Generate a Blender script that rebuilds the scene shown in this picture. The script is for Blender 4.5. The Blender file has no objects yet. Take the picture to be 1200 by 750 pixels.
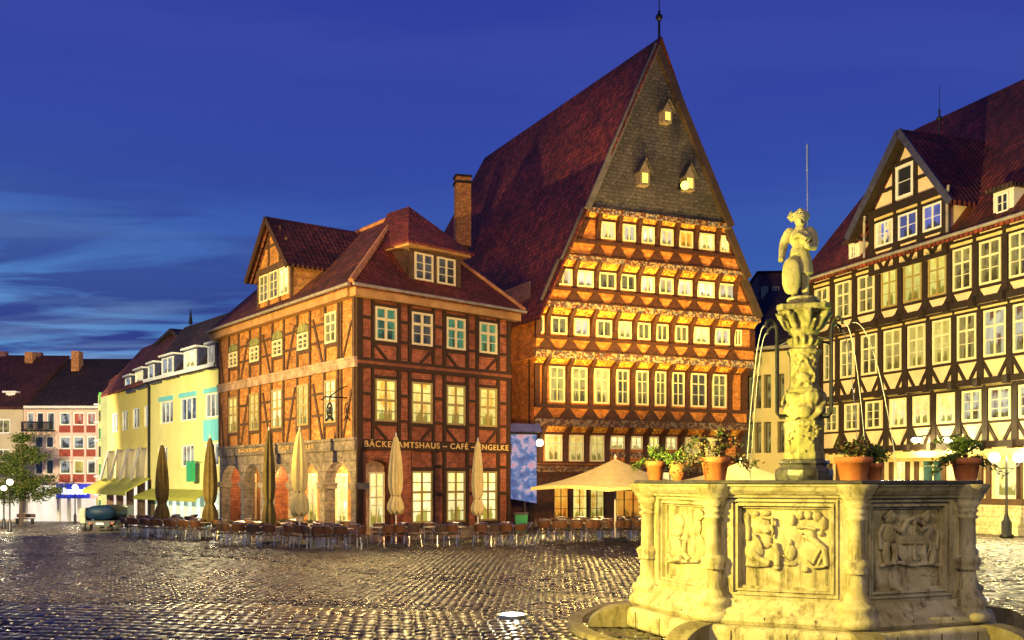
import bpy, bmesh, math, random
import numpy as np
from mathutils import Vector, Matrix
random.seed(7)
R = math.radians
scene = bpy.context.scene
# ------------------------------------------------------------------ camera
FOC = 1150.0 / 1200.0            # focal length / sensor width
CAMH = 2.6                       # eye height above the square
HOR = 562.0                      # horizon row in the photograph (1200 x 750)
cd = bpy.data.cameras.new('camera'); cam = bpy.data.objects.new('camera', cd)
bpy.context.collection.objects.link(cam)
cam.location = (0, 0, CAMH); cam.rotation_euler = (R(90), 0, 0)
cd.sensor_width = 36; cd.lens = 36 * FOC; cd.shift_y = (HOR - 375) / 1200
cd.clip_end = 2000
scene.camera = cam
scene.view_settings.view_transform = 'Standard'; scene.view_settings.look = 'None'
scene.view_settings.gamma = 1; scene.view_settings.exposure = 0.0
# ------------------------------------------------------------------ node helpers
class NT:
    def __init__(s, tree): s.t = tree; s.n = tree.nodes; s.l = tree.links; s.n.clear()
    def add(s, typ, **kw):
        nd = s.n.new('ShaderNode' + typ)
        for k, v in kw.items():
            if k == 'ins':
                for a, b in v.items():
                    sock = nd.inputs[a]
                    if isinstance(b, tuple) and hasattr(b[0], 'outputs'): s.l.new(b[0].outputs[b[1]], sock)
                    elif hasattr(b, 'outputs'): s.l.new(b.outputs[0], sock)
                    else:
                        if isinstance(b, (tuple, list)) and len(b) == 3 and sock.type == 'RGBA': b = (*b, 1)
                        sock.default_value = b
            else: setattr(nd, k, v)
        return nd
    def math(s, op, a, b=0.0, c=0.0, clamp=False):
        return s.add('Math', operation=op, use_clamp=clamp, ins={0: a, 1: b, 2: c})
    def mix(s, fac, a, b, bt='MIX'):
        nd = s.n.new('ShaderNodeMix'); nd.data_type = 'RGBA'; nd.blend_type = bt
        for i, v in ((0, fac), (6, a), (7, b)):
            sk = nd.inputs[i]
            if isinstance(v, tuple) and hasattr(v[0], 'outputs'): s.l.new(v[0].outputs[v[1]], sk)
            elif hasattr(v, 'outputs'): s.l.new(v.outputs[2] if v.bl_idname == 'ShaderNodeMix' else v.outputs[0], sk)
            else: sk.default_value = (*v, 1) if isinstance(v, (tuple, list)) and len(v) == 3 else v
        return nd
    def ramp(s, fac, stops, interp='LINEAR'):
        nd = s.n.new('ShaderNodeValToRGB'); cr = nd.color_ramp; cr.interpolation = interp
        while len(cr.elements) < len(stops): cr.elements.new(.5)
        for e, (p, c) in zip(cr.elements, stops): e.position = p; e.color = (*c, 1) if len(c) == 3 else c
        s.l.new(fac.outputs[0] if hasattr(fac, 'outputs') else fac[0].outputs[fac[1]], nd.inputs[0]); return nd
def C3(nd):  # colour output of a Mix node
    return (nd, 2)
# ------------------------------------------------------------------ sky at dusk
world = bpy.data.worlds.new('World'); scene.world = world; world.use_nodes = True
w = NT(world.node_tree)
tc = w.add('TexCoord')
sep = w.add('SeparateXYZ', ins={0: (tc, 'Generated')})
elev = w.math('MULTIPLY', (sep, 2), 1.0)
grad = w.ramp(elev, [(0.0, (.10, .28, .56)), (.10, (.062, .20, .52)), (.19, (.042, .120, .45)), (.30, (.034, .072, .405)), (.42, (.034, .052, .375)), (.8, (.02, .03, .28))])
# brighter afterglow to the left (west)
glow = w.math('MULTIPLY_ADD', (sep, 0), -1.5, -.20, clamp=True)
low = w.math('MULTIPLY_ADD', elev, -3.6, 1.0, clamp=True)
gl = w.math('MULTIPLY', glow, low)
gl = w.math('MULTIPLY', gl, 1.9, clamp=True)
base = w.mix(gl, grad, (.15, .40, .80))
# clouds on a plane above: direction / z, stretched
zc = w.math('MAXIMUM', (sep, 2), 0.02)
zc = w.math('ADD', zc, 0.10)
cx = w.math('DIVIDE', (sep, 0), zc); cy = w.math('DIVIDE', (sep, 1), zc)
com = w.add('CombineXYZ', ins={0: cx, 1: cy, 2: 0.0})
mp = w.add('Mapping', ins={0: com, 'Rotation': (0, 0, R(-10)), 'Location': (3.1, 1.7, 0), 'Scale': (.55, 1.5, 1)})
nz = w.add('TexNoise', ins={'Vector': mp, 'Scale': 1.9, 'Detail': 7.0, 'Roughness': .52, 'Distortion': .5})
cl = w.ramp(nz, [(.44, (0, 0, 0)), (.54, (1, 1, 1))])
cmask = w.math('MULTIPLY_ADD', elev, -3.4, 1.15, clamp=True)
cside = w.math('MULTIPLY_ADD', (sep, 0), -3.6, .10, clamp=True)
cm2 = w.math('MULTIPLY', cmask, cside)
cf = w.math('MULTIPLY', cl, cm2); cf = w.math('MULTIPLY', cf, 1.5, clamp=True)
col = w.mix(cf, C3(base), (.026, .050, .27))
nz2 = w.add('TexNoise', ins={'Vector': mp, 'Scale': 1.3, 'Detail': 4.0, 'Roughness': .5, 'Distortion': .8})
wl = w.ramp(nz2, [(.46, (0, 0, 0)), (.64, (1, 1, 1))])
wf = w.math('MULTIPLY', wl, cm2); wf = w.math('MULTIPLY', wf, w.math('MULTIPLY_ADD', elev, -4.5, 1.25, clamp=True)); wf = w.math('MULTIPLY', wf, .9)
wf2 = w.math('MULTIPLY', wl, .025); wf = w.math('ADD', wf, wf2)
col2 = w.mix(wf, C3(col), (.26, .48, .80))
nish = w.add('TexSky', sky_type='NISHITA', sun_disc=False, sun_elevation=R(1.0), sun_rotation=R(-60))
bg = w.add('Background', ins={0: C3(col2), 1: .92})
bg2 = w.add('Background', ins={0: nish, 1: .004})
ad = w.add('AddShader', ins={0: bg, 1: bg2})
w.add('OutputWorld', ins={0: ad})
# the sun has just set: only its last faint glow from the west
sd = bpy.data.lights.new('sun', 'SUN'); sd.energy = .03; sd.angle = R(12); sd.color = (1, .8, .7)
so = bpy.data.objects.new('sun', sd); bpy.context.collection.objects.link(so)
so.rotation_euler = (R(80), 0, R(-60))
# ------------------------------------------------------------------ flood lights of the square (bare spots without mounts, some of them added fill)
def spot(name, loc, target, power, color, size=60, blend=.5, rad=.25):
    ld = bpy.data.lights.new(name, 'SPOT'); ld.energy = power; ld.color = color
    ld.spot_size = R(size); ld.spot_blend = blend; ld.shadow_soft_size = rad
    o = bpy.data.objects.new(name, ld); bpy.context.collection.objects.link(o)
    o.location = loc; d = Vector(target) - Vector(loc)
    o.rotation_euler = d.to_track_quat('-Z', 'Y').to_euler(); return o
def bulb(name, loc, power, color, rad=.12):
    ld = bpy.data.lights.new(name, 'POINT'); ld.energy = power; ld.color = color; ld.shadow_soft_size = rad
    o = bpy.data.objects.new(name, ld); bpy.context.collection.objects.link(o); o.location = loc; return o
WARM = (1, .66, .26); YEL = (1, .80, .36); SOD = (1, .72, .22)
spot('flood_arcade', (-24, 27, 5.0), (-9.5, 44, 7.5), 62000, (1, .66, .18), 46)
spot('flood_cafe', (7, 22, 5.0), (-3, 43, 5.5), 13000, (1, .54, .16), 46)
spot('flood_cafe_roof', (-12, 14, 9.0), (-4, 44, 12), 6500, (1, .62, .30), 30)
spot('flood_guild', (4.0, 47.2, 3.6), (6.5, 56, 16.5), 17500, (1, .66, .13), 84, 1.0, .15)
spot('flood_guild_east', (10.6, 48.2, 3.6), (10.2, 57.5, 17), 17500, (1, .66, .13), 84, 1.0, .15)
spot('flood_guild_left', (3.5, 30, 4.0), (4.5, 55, 12), 17000, (1, .62, .13), 26)
spot('flood_guild_low', (0.8, 30, 3.4), (7, 56, 7), 15000, (1, .60, .17), 50)
spot('flood_guild_roof', (-13, 22, 14), (0, 62, 20), 13000, (1, .50, .26), 32)
spot('flood_slate', (5, 30, 8), (8.3, 57, 23), 14000, (1, .74, .46), 22)
spot('flood_right', (5, 31, 4), (22, 50, 8), 50000, (1, .77, .24), 66)
spot('flood_right_roof', (0, 20, 12), (26, 58, 19), 11000, (1, .50, .28), 34)
spot('flood_fountain', (-4.5, 11.5, 4.2), (4.6, 16.5, 1.7), 13500, (1, .81, .13), 46, rad=.06)
spot('flood_fountain_right', (7.5, 3.5, 7.0), (6.2, 15.2, 1.5), 1500, (1, .78, .12), 40, rad=.06)
spot('flood_statue', (-1.5, 14.0, 2.9), (5.2, 17.4, 5.6), 9500, (1, .85, .17), 50, rad=.05)
spot('flood_statue_back', (11.5, 18.5, 3.2), (5.2, 17.4, 6.8), 1100, (.75, 1, .15), 34, rad=.06)
spot('flood_left_street', (-24, 36, 6), (-26, 62, 4), 40000, (1, .88, .46), 70)
spot('flood_far_street', (-33, 55, 5), (-42, 88, 3), 60000, (1, .78, .52), 80)
spot('square_fill', (-2, 16, 14), (2, 38, 0), 8500, (1, .68, .24), 120)  # added fill to warm the paving, as are the next two
spot('square_fill_left', (-14, 14, 13), (-20, 40, 0), 6500, (1, .72, .34), 110)
spot('square_fill_near', (0, 6, 9), (0, 17, 0), 2000, (1, .74, .38), 110)
# added unseen spots at the house fronts, for glints on the wet square
spot('glint_spot_cafe', (-4.6, 40.6, 8.6), (-3, 20, 0), 3600, (1, .70, .26), 90, rad=.9)
spot('glint_spot_arcade', (-15.5, 49.5, 8.4), (-13, 24, 0), 3200, (1, .80, .40), 90, rad=.9)
spot('glint_spot_guild', (5, 53.0, 8.0), (3, 26, 0), 4600, (1, .68, .20), 90, rad=.9)
spot('glint_spot_right', (19.5, 51, 7.0), (16, 24, 0), 9000, (1, .84, .36), 90, rad=.9)
# ------------------------------------------------------------------ terrain
def smooth(t): t = min(1, max(0, t)); return t * t * (3 - 2 * t)
def gz(x, y):                     # the square falls gently to the street on the left
    return -1.2 * smooth(((-.74 * x + .67 * y) - 47) / 28.0)
def gpt(px, py):                  # the point of the ground seen at a photo position
    t = 5.0
    while t < 400:
        x = (px - 600) / 1150 * t; z = CAMH - (py - HOR) / 1150 * t
        if z <= gz(x, t): break
        t += .05
    return x, t, gz(x, t)
# ------------------------------------------------------------------ facade frames
class Frame:
    """local x runs along a facade (left to right seen from the square), y into the building, z up"""
    def __init__(s, ox, oy, ax, ay=None):
        s.o = np.array([ox, oy]); a = np.array(ax, float); s.ax = a / np.linalg.norm(a)
        if ay is None: s.ay = np.array([-s.ax[1], s.ax[0]])
        else: b = np.array(ay, float); s.ay = b / np.linalg.norm(b)
    def w(s, x, y, z):
        p = s.o + s.ax * x + s.ay * y; return (p[0], p[1], z)
    def u(s, px, y=0.0):
        k = (px - 600) / 1150; p = s.o + s.ay * y
        return (k * p[1] - p[0]) / (s.ax[0] - k * s.ax[1])
    def z(s, py, x, y=0.0):
        return CAMH + (HOR - py) / 1150 * s.w(x, y, 0)[1]
    def P(s, px, py, y=0.0):
        x = s.u(px, y); return x, s.z(py, x, y)
ID = Frame(0, 0, (1, 0))
def at_px(px, D): return (px - 600) / 1150 * D
# ------------------------------------------------------------------ mesh builder
ORG = {}
class MB:
    def __init__(s, F=ID): s.F = F; s.v = []; s.f = []; s.uv = []
    def poly(s, pts, uv=None):
        n = len(s.v); s.v += [s.F.w(*p) for p in pts]; s.f.append(tuple(range(n, n + len(pts))))
        if uv is None:
            a, b, c = (np.array(pts[i], float) for i in (0, 1, 2)); nm = np.abs(np.cross(b - a, c - a))
            if nm[2] >= max(nm[0], nm[1]) * 1.2: uv = [(p[0], p[1]) for p in pts]
            elif nm[0] > nm[1]: uv = [(p[1], p[2]) for p in pts]
            else: uv = [(p[0], p[2]) for p in pts]
        s.uv.append(uv); return s
    def box(s, x0, x1, y0, y1, z0, z1):
        if x0 > x1: x0, x1 = x1, x0
        if y0 > y1: y0, y1 = y1, y0
        if z0 > z1: z0, z1 = z1, z0
        p = lambda a, b, c: (a, b, c)
        s.poly([p(x0,y0,z0),p(x1,y0,z0),p(x1,y0,z1),p(x0,y0,z1)])
        s.poly([p(x1,y1,z0),p(x0,y1,z0),p(x0,y1,z1),p(x1,y1,z1)])
        s.poly([p(x0,y1,z0),p(x0,y0,z0),p(x0,y0,z1),p(x0,y1,z1)])
        s.poly([p(x1,y0,z0),p(x1,y1,z0),p(x1,y1,z1),p(x1,y0,z1)])
        s.poly([p(x0,y0,z1),p(x1,y0,z1),p(x1,y1,z1),p(x0,y1,z1)])
        s.poly([p(x0,y1,z0),p(x1,y1,z0),p(x1,y0,z0),p(x0,y0,z0)]); return s
    def prism(s, pts, y0, y1):            # polygon (x, z) extruded in y
        n = len(pts)
        s.poly([(x, y0, z) for x, z in pts]); s.poly([(x, y1, z) for x, z in reversed(pts)])
        for i in range(n):
            (a, b), (c, d) = pts[i], pts[(i + 1) % n]
            s.poly([(a, y1, b), (c, y1, d), (c, y0, d), (a, y0, b)])
        return s
    def flat(s, pts, z0, z1):             # polygon (x, y) extruded in z
        n = len(pts)
        s.poly([(x, y, z1) for x, y in pts]); s.poly([(x, y, z0) for x, y in reversed(pts)])
        for i in range(n):
            (a, b), (c, d) = pts[i], pts[(i + 1) % n]
            s.poly([(a, b, z0), (c, d, z0), (c, d, z1), (a, b, z1)])
        return s
    def beam(s, x0, z0, x1, z1, wd, y0, y1):
        d = np.array([x1 - x0, z1 - z0], float); L = np.linalg.norm(d); n = np.array([-d[1], d[0]]) / L * wd / 2
        return s.prism([(x0 - n[0], z0 - n[1]), (x1 - n[0], z1 - n[1]), (x1 + n[0], z1 + n[1]), (x0 + n[0], z0 + n[1])], y0, y1)
    def tube(s, pts, r, n=8, cap=True):
        pts = [Vector(p) for p in pts]; rs = r if isinstance(r, (list, tuple)) else [r] * len(pts)
        rings = []; up = None
        for i, p in enumerate(pts):
            d = (pts[min(i + 1, len(pts) - 1)] - pts[max(i - 1, 0)]).normalized()
            if up is None: up = d.orthogonal().normalized()
            else:
                up = (up - d * up.dot(d)); up = up.normalized() if up.length > 1e-6 else d.orthogonal().normalized()
            sd = d.cross(up)
            rings.append([p + (up * math.cos(2 * math.pi * k / n) + sd * math.sin(2 * math.pi * k / n)) * rs[i] for k in range(n)])
        s.loft(rings, cap); return s
    def loft(s, rings, cap=True, uvs=1.0):
        n = len(rings[0]); b = len(s.v)
        for rg in rings: s.v += [s.F.w(*p) for p in rg]
        for i in range(len(rings) - 1):
            for k in range(n):
                k2 = (k + 1) % n
                s.f.append((b + i * n + k, b + i * n + k2, b + (i + 1) * n + k2, b + (i + 1) * n + k))
                s.uv.append([(k / n * uvs, i), ((k + 1) / n * uvs, i), ((k + 1) / n * uvs, i + 1), (k / n * uvs, i + 1)])
        if cap:
            s.f.append(tuple(b + k for k in reversed(range(n)))); s.uv.append([(0, 0)] * n)
            s.f.append(tuple(b + (len(rings) - 1) * n + k for k in range(n))); s.uv.append([(0, 0)] * n)
        return s
    def lathe(s, cx, cy, prof, n=16, cap=True, rot=0.0, lobes=0, amp=0.0):
        rings = []
        for r, z in prof:
            ring = []
            for k in range(n):
                a = 2 * math.pi * k / n + rot
                rr = r * (1 + amp * math.cos(lobes * a)) if lobes else r
                ring.append((cx + rr * math.cos(a), cy + rr * math.sin(a), z))
            rings.append(ring)
        return s.loft(rings, cap)
    def ball(s, c, r, n=10, sc=(1, 1, 1), rot=None):
        rings = []
        for i in range(1, n // 2 + 2):
            t = math.pi * i / (n // 2 + 2); ring = []
            for k in range(n):
                a = 2 * math.pi * k / n
                v = Vector((math.sin(t) * math.cos(a) * r * sc[0], math.sin(t) * math.sin(a) * r * sc[1], -math.cos(t) * r * sc[2]))
                if rot is not None: v = rot @ v
                ring.append((c[0] + v.x, c[1] + v.y, c[2] + v.z))
            rings.append(ring)
        return s.loft(rings, True)
    def cut(s):                              # the next faces belong to another piece
        if not hasattr(s, 'cuts'): s.cuts = []
        if s.f and (not s.cuts or s.cuts[-1] != (len(s.v), len(s.f))): s.cuts.append((len(s.v), len(s.f)))
        return s
    def pieces(s, name, mat, parent, smooth=False):
        s.cut(); a = (0, 0)
        for b in s.cuts:
            m = MB(s.F); m.v = s.v[a[0]:b[0]]; m.f = [tuple(i - a[0] for i in f) for f in s.f[a[1]:b[1]]]; m.uv = s.uv[a[1]:b[1]]; m.build(name, mat, parent, smooth); a = b
    def build(s, name, mat, parent=None, smooth=False, fix=False):
        V = np.array(s.v, float)
        if parent is not None: org = np.array(ORG[parent.name])
        else:
            mn, mx = V.min(0), V.max(0); org = np.array([(mn[0] + mx[0]) / 2, (mn[1] + mx[1]) / 2, mn[2]])
        me = bpy.data.meshes.new(name); me.from_pydata((V - org).tolist(), [], s.f)
        uvl = me.uv_layers.new(name='UVMap'); uvl.data.foreach_set('uv', [c for f in s.uv for p in f for c in p])
        if fix:
            bm = bmesh.new(); bm.from_mesh(me); bmesh.ops.remove_doubles(bm, verts=bm.verts, dist=1e-5)
            bmesh.ops.recalc_face_normals(bm, faces=bm.faces); bm.to_mesh(me); bm.free()
        if smooth: me.polygons.foreach_set('use_smooth', [True] * len(me.polygons))
        me.materials.append(mat)
        o = bpy.data.objects.new(name, me); bpy.context.collection.objects.link(o)
        ORG[o.name] = tuple(org)
        if parent is not None: o.parent = parent
        else: o.location = org
        return o
def tag(o, label, cat, group=None):
    o['label'] = label; o['category'] = cat
    if group: o['group'] = group
    return o
def thing(name, label, cat, loc=(0, 0, 0), group=None):
    o = bpy.data.objects.new(name, None); bpy.context.collection.objects.link(o)
    o.location = loc; ORG[o.name] = tuple(loc); return tag(o, label, cat, group)
def dup(root, loc, rz=0.0, label=None, group=None):
    def cp(o, par):
        c = o.copy(); bpy.context.collection.objects.link(c)
        if par is not None: c.parent = par
        for ch in list(o.children): cp(ch, c)
        return c
    r = cp(root, None); r.location = loc; r.rotation_euler = (0, 0, rz); ORG[r.name] = tuple(loc)
    if label: r['label'] = label
    if group: r['group'] = group
    return r
ORD = ['first', 'second', 'third', 'fourth', 'fifth', 'sixth', 'seventh', 'eighth', 'ninth', 'tenth', 'eleventh', 'twelfth', 'thirteenth', 'fourteenth', 'fifteenth', 'sixteenth', 'seventeenth', 'eighteenth', 'nineteenth', 'twentieth', 'twenty-first', 'twenty-second', 'twenty-third', 'twenty-fourth', 'twenty-fifth', 'twenty-sixth']
# ------------------------------------------------------------------ materials
def new_mat(name):
    m = bpy.data.materials.new(name); m.use_nodes = True; return m, NT(m.node_tree)
def finish(t, colr, rough=.7, bump=None, bdist=.01, metallic=0.0, emis=None, estr=0.0, spec=.4, bstr=1.0):
    ins = {'Base Color': colr, 'Roughness': rough, 'Metallic': metallic, 'Specular IOR Level': spec}
    if emis is not None: ins['Emission Color'] = emis; ins['Emission Strength'] = estr
    if bump is not None:
        bn = t.add('Bump', ins={'Height': bump, 'Distance': bdist, 'Strength': bstr}); ins['Normal'] = bn
    b = t.add('BsdfPrincipled', ins=ins); t.add('OutputMaterial', ins={0: b})
def plain(name, c1, c2=None, rough=.7, scale=3.0, bump=.004, bscale=None, metallic=0.0, spec=.4, detail=5.0, lo=.35, hi=.65, stretch=None):
    m, t = new_mat(name); c2 = c2 or tuple(c * .7 for c in c1)
    tcn = t.add('TexCoord'); vec = (tcn, 'Object')
    if stretch: vec = t.add('Mapping', ins={0: vec, 'Scale': stretch})
    nz = t.add('TexNoise', ins={'Vector': vec, 'Scale': scale, 'Detail': detail, 'Roughness': .6})
    rp = t.ramp(nz, [(lo, c2), (hi, c1)])
    nb = t.add('TexNoise', ins={'Vector': vec, 'Scale': bscale or scale * 6, 'Detail': 3.0})
    finish(t, rp, rough, nb, bump, metallic, spec=spec); return m
def brick(name, c1, c2, mortar, bw=.26, rh=.083, ms=.012, rough=.85, off=.5, bd=.01, var=1.0, nsc=.7, coord='UV'):
    m, t = new_mat(name); tcn = t.add('TexCoord')
    bk = t.add('TexBrick', offset=off, ins={'Vector': (tcn, coord), 'Color1': c1, 'Color2': c2, 'Mortar': mortar, 'Scale': 1.0, 'Brick Width': bw, 'Row Height': rh, 'Mortar Size': ms, 'Mortar Smooth': .3, 'Bias': 0.0})
    nz = t.add('TexNoise', ins={'Vector': (tcn, coord), 'Scale': nsc, 'Detail': 6.0, 'Roughness': .65})
    rp = t.ramp(nz, [(.3, (.5, .5, .5)), (.7, (1.35, 1.35, 1.35))])
    n3 = t.add('TexNoise', ins={'Vector': (tcn, coord), 'Scale': 5.0, 'Detail': 2.0})
    r3 = t.ramp(n3, [(.3, (.62, .62, .62)), (.7, (1.3, 1.3, 1.3))])
    mx = t.mix(var, (bk, 0), rp, 'MULTIPLY'); mx = t.mix(var, C3(mx), r3, 'MULTIPLY')
    inv = t.math('SUBTRACT', 1.0, (bk, 'Fac'))
    finish(t, C3(mx), rough, inv, bd); return m
def tiles(name, c1, c2, tw=.24, th=.34, var=1.0, rough=.75, lichen=None):
    m, t = new_mat(name); tcn = t.add('TexCoord')
    bk = t.add('TexBrick', offset=0.0, ins={'Vector': (tcn, 'UV'), 'Color1': c1, 'Color2': c2, 'Mortar': tuple(c * .12 for c in c1), 'Scale': 1.0, 'Brick Width': tw, 'Row Height': th, 'Mortar Size': .028, 'Mortar Smooth': .6})
    nz = t.add('TexNoise', ins={'Vector': (tcn, 'UV'), 'Scale': .35, 'Detail': 7.0, 'Roughness': .7})
    rp = t.ramp(nz, [(.32, (.35, .35, .35)), (.68, (1.5, 1.5, 1.5))])
    n4 = t.add('TexNoise', ins={'Vector': (tcn, 'UV'), 'Scale': 4.0, 'Detail': 3.0, 'Roughness': .7})
    r4 = t.ramp(n4, [(.3, (.45, .45, .45)), (.7, (1.5, 1.5, 1.5))])
    mx = t.mix(var, (bk, 0), rp, 'MULTIPLY'); mx = t.mix(var, C3(mx), r4, 'MULTIPLY')
    if lichen:
        n5 = t.add('TexNoise', ins={'Vector': (tcn, 'UV'), 'Scale': 9.0, 'Detail': 2.0}); r5 = t.ramp(n5, [(.66, (0, 0, 0)), (.74, (1, 1, 1))])
        mx = t.mix(r5, C3(mx), lichen)
    sx = t.add('SeparateXYZ', ins={0: (tcn, 'UV')})
    ph = t.math('MULTIPLY', (sx, 0), 2 * math.pi / tw); sn = t.math('SINE', ph)
    hh = t.math('MULTIPLY_ADD', sn, .5, .5)
    row = t.math('DIVIDE', (sx, 1), th); fr = t.math('FRACT', row); h2 = t.math('MULTIPLY_ADD', fr, -.7, hh)
    finish(t, C3(mx), rough, h2, .06); return m
def pane(name, c1, c2, strength, rough=.08, dark=(.01, .01, .012), scale=1.6, lo=.35, hi=.65, base=(.02, .02, .02), vert=1.0, room=True):
    """a glowing pane: uneven light, curtains at the sides and things standing on the sill, different in every window"""
    m, t = new_mat(name); g = t.add('NewGeometry')
    mpn = t.add('Mapping', ins={0: (g, 'Position'), 'Scale': (1, 1, vert)})
    nz = t.add('TexNoise', ins={'Vector': mpn, 'Scale': scale, 'Detail': 3.0, 'Roughness': .6})
    rp = t.ramp(nz, [(lo, c2), (hi, c1)])
    if not room: finish(t, base, rough, None, emis=rp, estr=strength, spec=.5); return m
    oi = t.add('ObjectInfo'); tcn = t.add('TexCoord'); uv = t.add('SeparateXYZ', ins={0: (tcn, 'UV')})
    au = t.math('ABSOLUTE', t.math('SUBTRACT', (uv, 0), .5)); th = t.math('MULTIPLY_ADD', (oi, 'Random'), -.26, .44)
    cu = t.math('MULTIPLY', t.math('SUBTRACT', au, th), 30.0, clamp=True)
    sx = t.add('CombineXYZ', ins={0: t.math('MULTIPLY', (uv, 0), 7.0), 1: t.math('MULTIPLY', (oi, 'Random'), 91.0), 2: t.math('MULTIPLY', (uv, 1), 1.5)})
    sn = t.add('TexNoise', ins={'Vector': sx, 'Scale': 1.0, 'Detail': 2.0}); sh = t.math('MULTIPLY_ADD', sn, .75, -.12)
    sil = t.math('MULTIPLY_ADD', t.math('MULTIPLY', t.math('SUBTRACT', sh, (uv, 1)), 25.0, clamp=True), -.62, 1.0)
    top = t.math('MULTIPLY_ADD', (uv, 1), .35, .75)
    room_ = t.mix(1.0, rp, t.add('CombineColor', ins={0: t.math('MULTIPLY', sil, top), 1: t.math('MULTIPLY', sil, top), 2: t.math('MULTIPLY', sil, sil)}), 'MULTIPLY')
    fold = t.math('MULTIPLY_ADD', t.math('SINE', t.math('MULTIPLY', (uv, 0), 75.0)), .12, .80)
    cur = t.mix(1.0, c1, t.add('CombineColor', ins={0: fold, 1: fold, 2: fold}), 'MULTIPLY')
    em = t.mix(t.math('MULTIPLY', cu, .85), C3(room_), C3(cur))
    st = t.math('MULTIPLY', t.math('MULTIPLY_ADD', t.math('FRACT', t.math('MULTIPLY', (oi, 'Random'), 7.3)), .55, .70), strength)
    finish(t, base, rough, None, emis=C3(em), estr=st, spec=.5); return m
def glow(name, c, s):
    m, t = new_mat(name); finish(t, c, .4, emis=c, estr=s); return m
mat = {}
mat['brick'] = brick('brick_orange', (.56, .22, .045), (.36, .11, .025), (.34, .25, .12), bw=.27, rh=.085, ms=.013)
mat['brick_red'] = brick('brick_red', (.36, .085, .035), (.24, .05, .03), (.26, .17, .11), bw=.27, rh=.085, ms=.012)
mat['brick_dark'] = brick('brick_purple', (.22, .08, .08), (.14, .05, .06), (.16, .11, .12))
mat['timber'] = plain('timber_brown', (.050, .022, .010), (.022, .010, .006), .75, 4, .006, stretch=(6, 6, .8))
mat['timber_grey'] = plain('timber_weathered', (.105, .058, .032), (.045, .025, .015), .8, 5, .006)
mat['timber_black'] = plain('timber_black', (.028, .014, .009), (.012, .007, .005), .7, 5, .005)
mat['timber_red'] = plain('timber_red', (.26, .085, .035), (.13, .04, .02), .65, 4, .008)
mat['soffit'] = plain('soffit_wood', (.42, .25, .11), (.28, .15, .06), .7, 2, .004)
mat['stone_arc'] = brick('arcade_stone', (.24, .20, .165), (.155, .13, .115), (.08, .065, .055), bw=1.1, rh=.42, ms=.012, nsc=1.6)
mat['stone_pink'] = plain('pinkish_stone', (.48, .34, .25), (.20, .14, .10), .8, 2.2, .008)
mat['roof'] = tiles('roof_tiles_brown', (.17, .045, .024), (.07, .022, .014), lichen=None)
mat['roof_flat'] = tiles('roof_tiles_beaver', (.30, .05, .03), (.20, .035, .02), tw=.19, th=.17, lichen=(.30, .24, .12))
mat['roof_red'] = tiles('roof_tiles_red', (.25, .042, .018), (.085, .017, .010), tw=.30, th=.34)
mat['roof_dark'] = tiles('roof_tiles_dark', (.055, .026, .020), (.03, .015, .012))
mat['roof_rust'] = tiles('roof_tiles_rust', (.22, .055, .025), (.15, .035, .018), tw=.42, th=.4)
mat['slate'] = brick('slate', (.088, .072, .066), (.062, .052, .049), (.035, .03, .028), bw=.30, rh=.20, ms=.016, nsc=.5, bd=.02)
mat['lead'] = plain('lead_flashing', (.30, .27, .24), (.18, .16, .15), .55, 3, .003)
mat['plaster'] = plain('plaster_cream', (.72, .56, .36), (.60, .46, .29), .85, 1.2, .004)
mat['plaster_y'] = plain('plaster_yellow', (.74, .60, .16), (.66, .52, .12), .85, .8, .003)
mat['plaster_g'] = plain('plaster_pale_yellow', (.74, .64, .24), (.66, .57, .20), .85, .8, .003)
mat['plaster_c'] = plain('plaster_sand', (.62, .52, .26), (.54, .45, .22), .85, .8, .003)
mat['plaster_w'] = plain('plaster_offwhite', (.70, .66, .58), (.6, .56, .48), .85, .8, .003)
mat['pink'] = plain('concrete_pink', (.70, .50, .40), (.60, .42, .34), .8, 1.4, .003)
mat['redpanel'] = plain('panel_red', (.30, .055, .03), (.24, .04, .022), .5, 3, .002)
mat['cyan'] = plain('panel_turquoise', (.18, .55, .55), (.15, .48, .50), .45, 2, .002)
mat['frame'] = plain('window_paint_cream', (.72, .66, .42), (.62, .56, .34), .5, 6, .002)
mat['frame_w'] = plain('window_paint_white', (.78, .76, .70), (.70, .68, .62), .45, 6, .002)
mat['metal_d'] = plain('iron_dark', (.03, .03, .032), (.02, .02, .02), .45, 8, .002, metallic=.6)
mat['steel'] = plain('aluminium', (.72, .72, .70), (.55, .55, .54), .28, 20, .0005, metallic=1.0)
mat['gold'] = plain('gilding', (.85, .58, .20), (.65, .40, .12), .4, 10, .001, metallic=.3)
mat['lit'] = pane('pane_lit', (1.0, .86, .22), (.80, .40, .03), 1.1, scale=1.9)
mat['lit_pale'] = pane('pane_lit_pale', (1.0, .92, .42), (.98, .72, .14), 1.3, scale=1.5)
mat['frame_backlit'] = plain('window_paint_backlit', (.36, .28, .10), (.28, .21, .07), .5, 6, .002)  # window paint darkened in its colour so mullions read as backlit
mat['glow_white'] = pane('pane_glow_white', (1.0, .88, .58), (.72, .48, .18), 1.15, scale=1.0, lo=.4, hi=.6)  # flood reflection on the upper gable panes, put in as white glow
mat['lit_k'] = pane('pane_lit_amber', (1.0, .80, .18), (.36, .22, .03), .95, scale=1.1, lo=.38, hi=.6)
mat['lit_orange'] = pane('pane_lit_orange', (1.0, .50, .05), (.85, .22, .01), 1.0, scale=1.2)
mat['dim'] = pane('pane_dim', (.42, .34, .09), (.05, .035, .012), .8, scale=1.5, lo=.4, hi=.6)
mat['dim_lead'] = pane('pane_dark', (.12, .10, .06), (.02, .018, .015), .7, scale=2.2)
mat['green'] = pane('pane_green', (.10, .32, .14), (.02, .07, .035), .9, scale=1.4)
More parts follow.
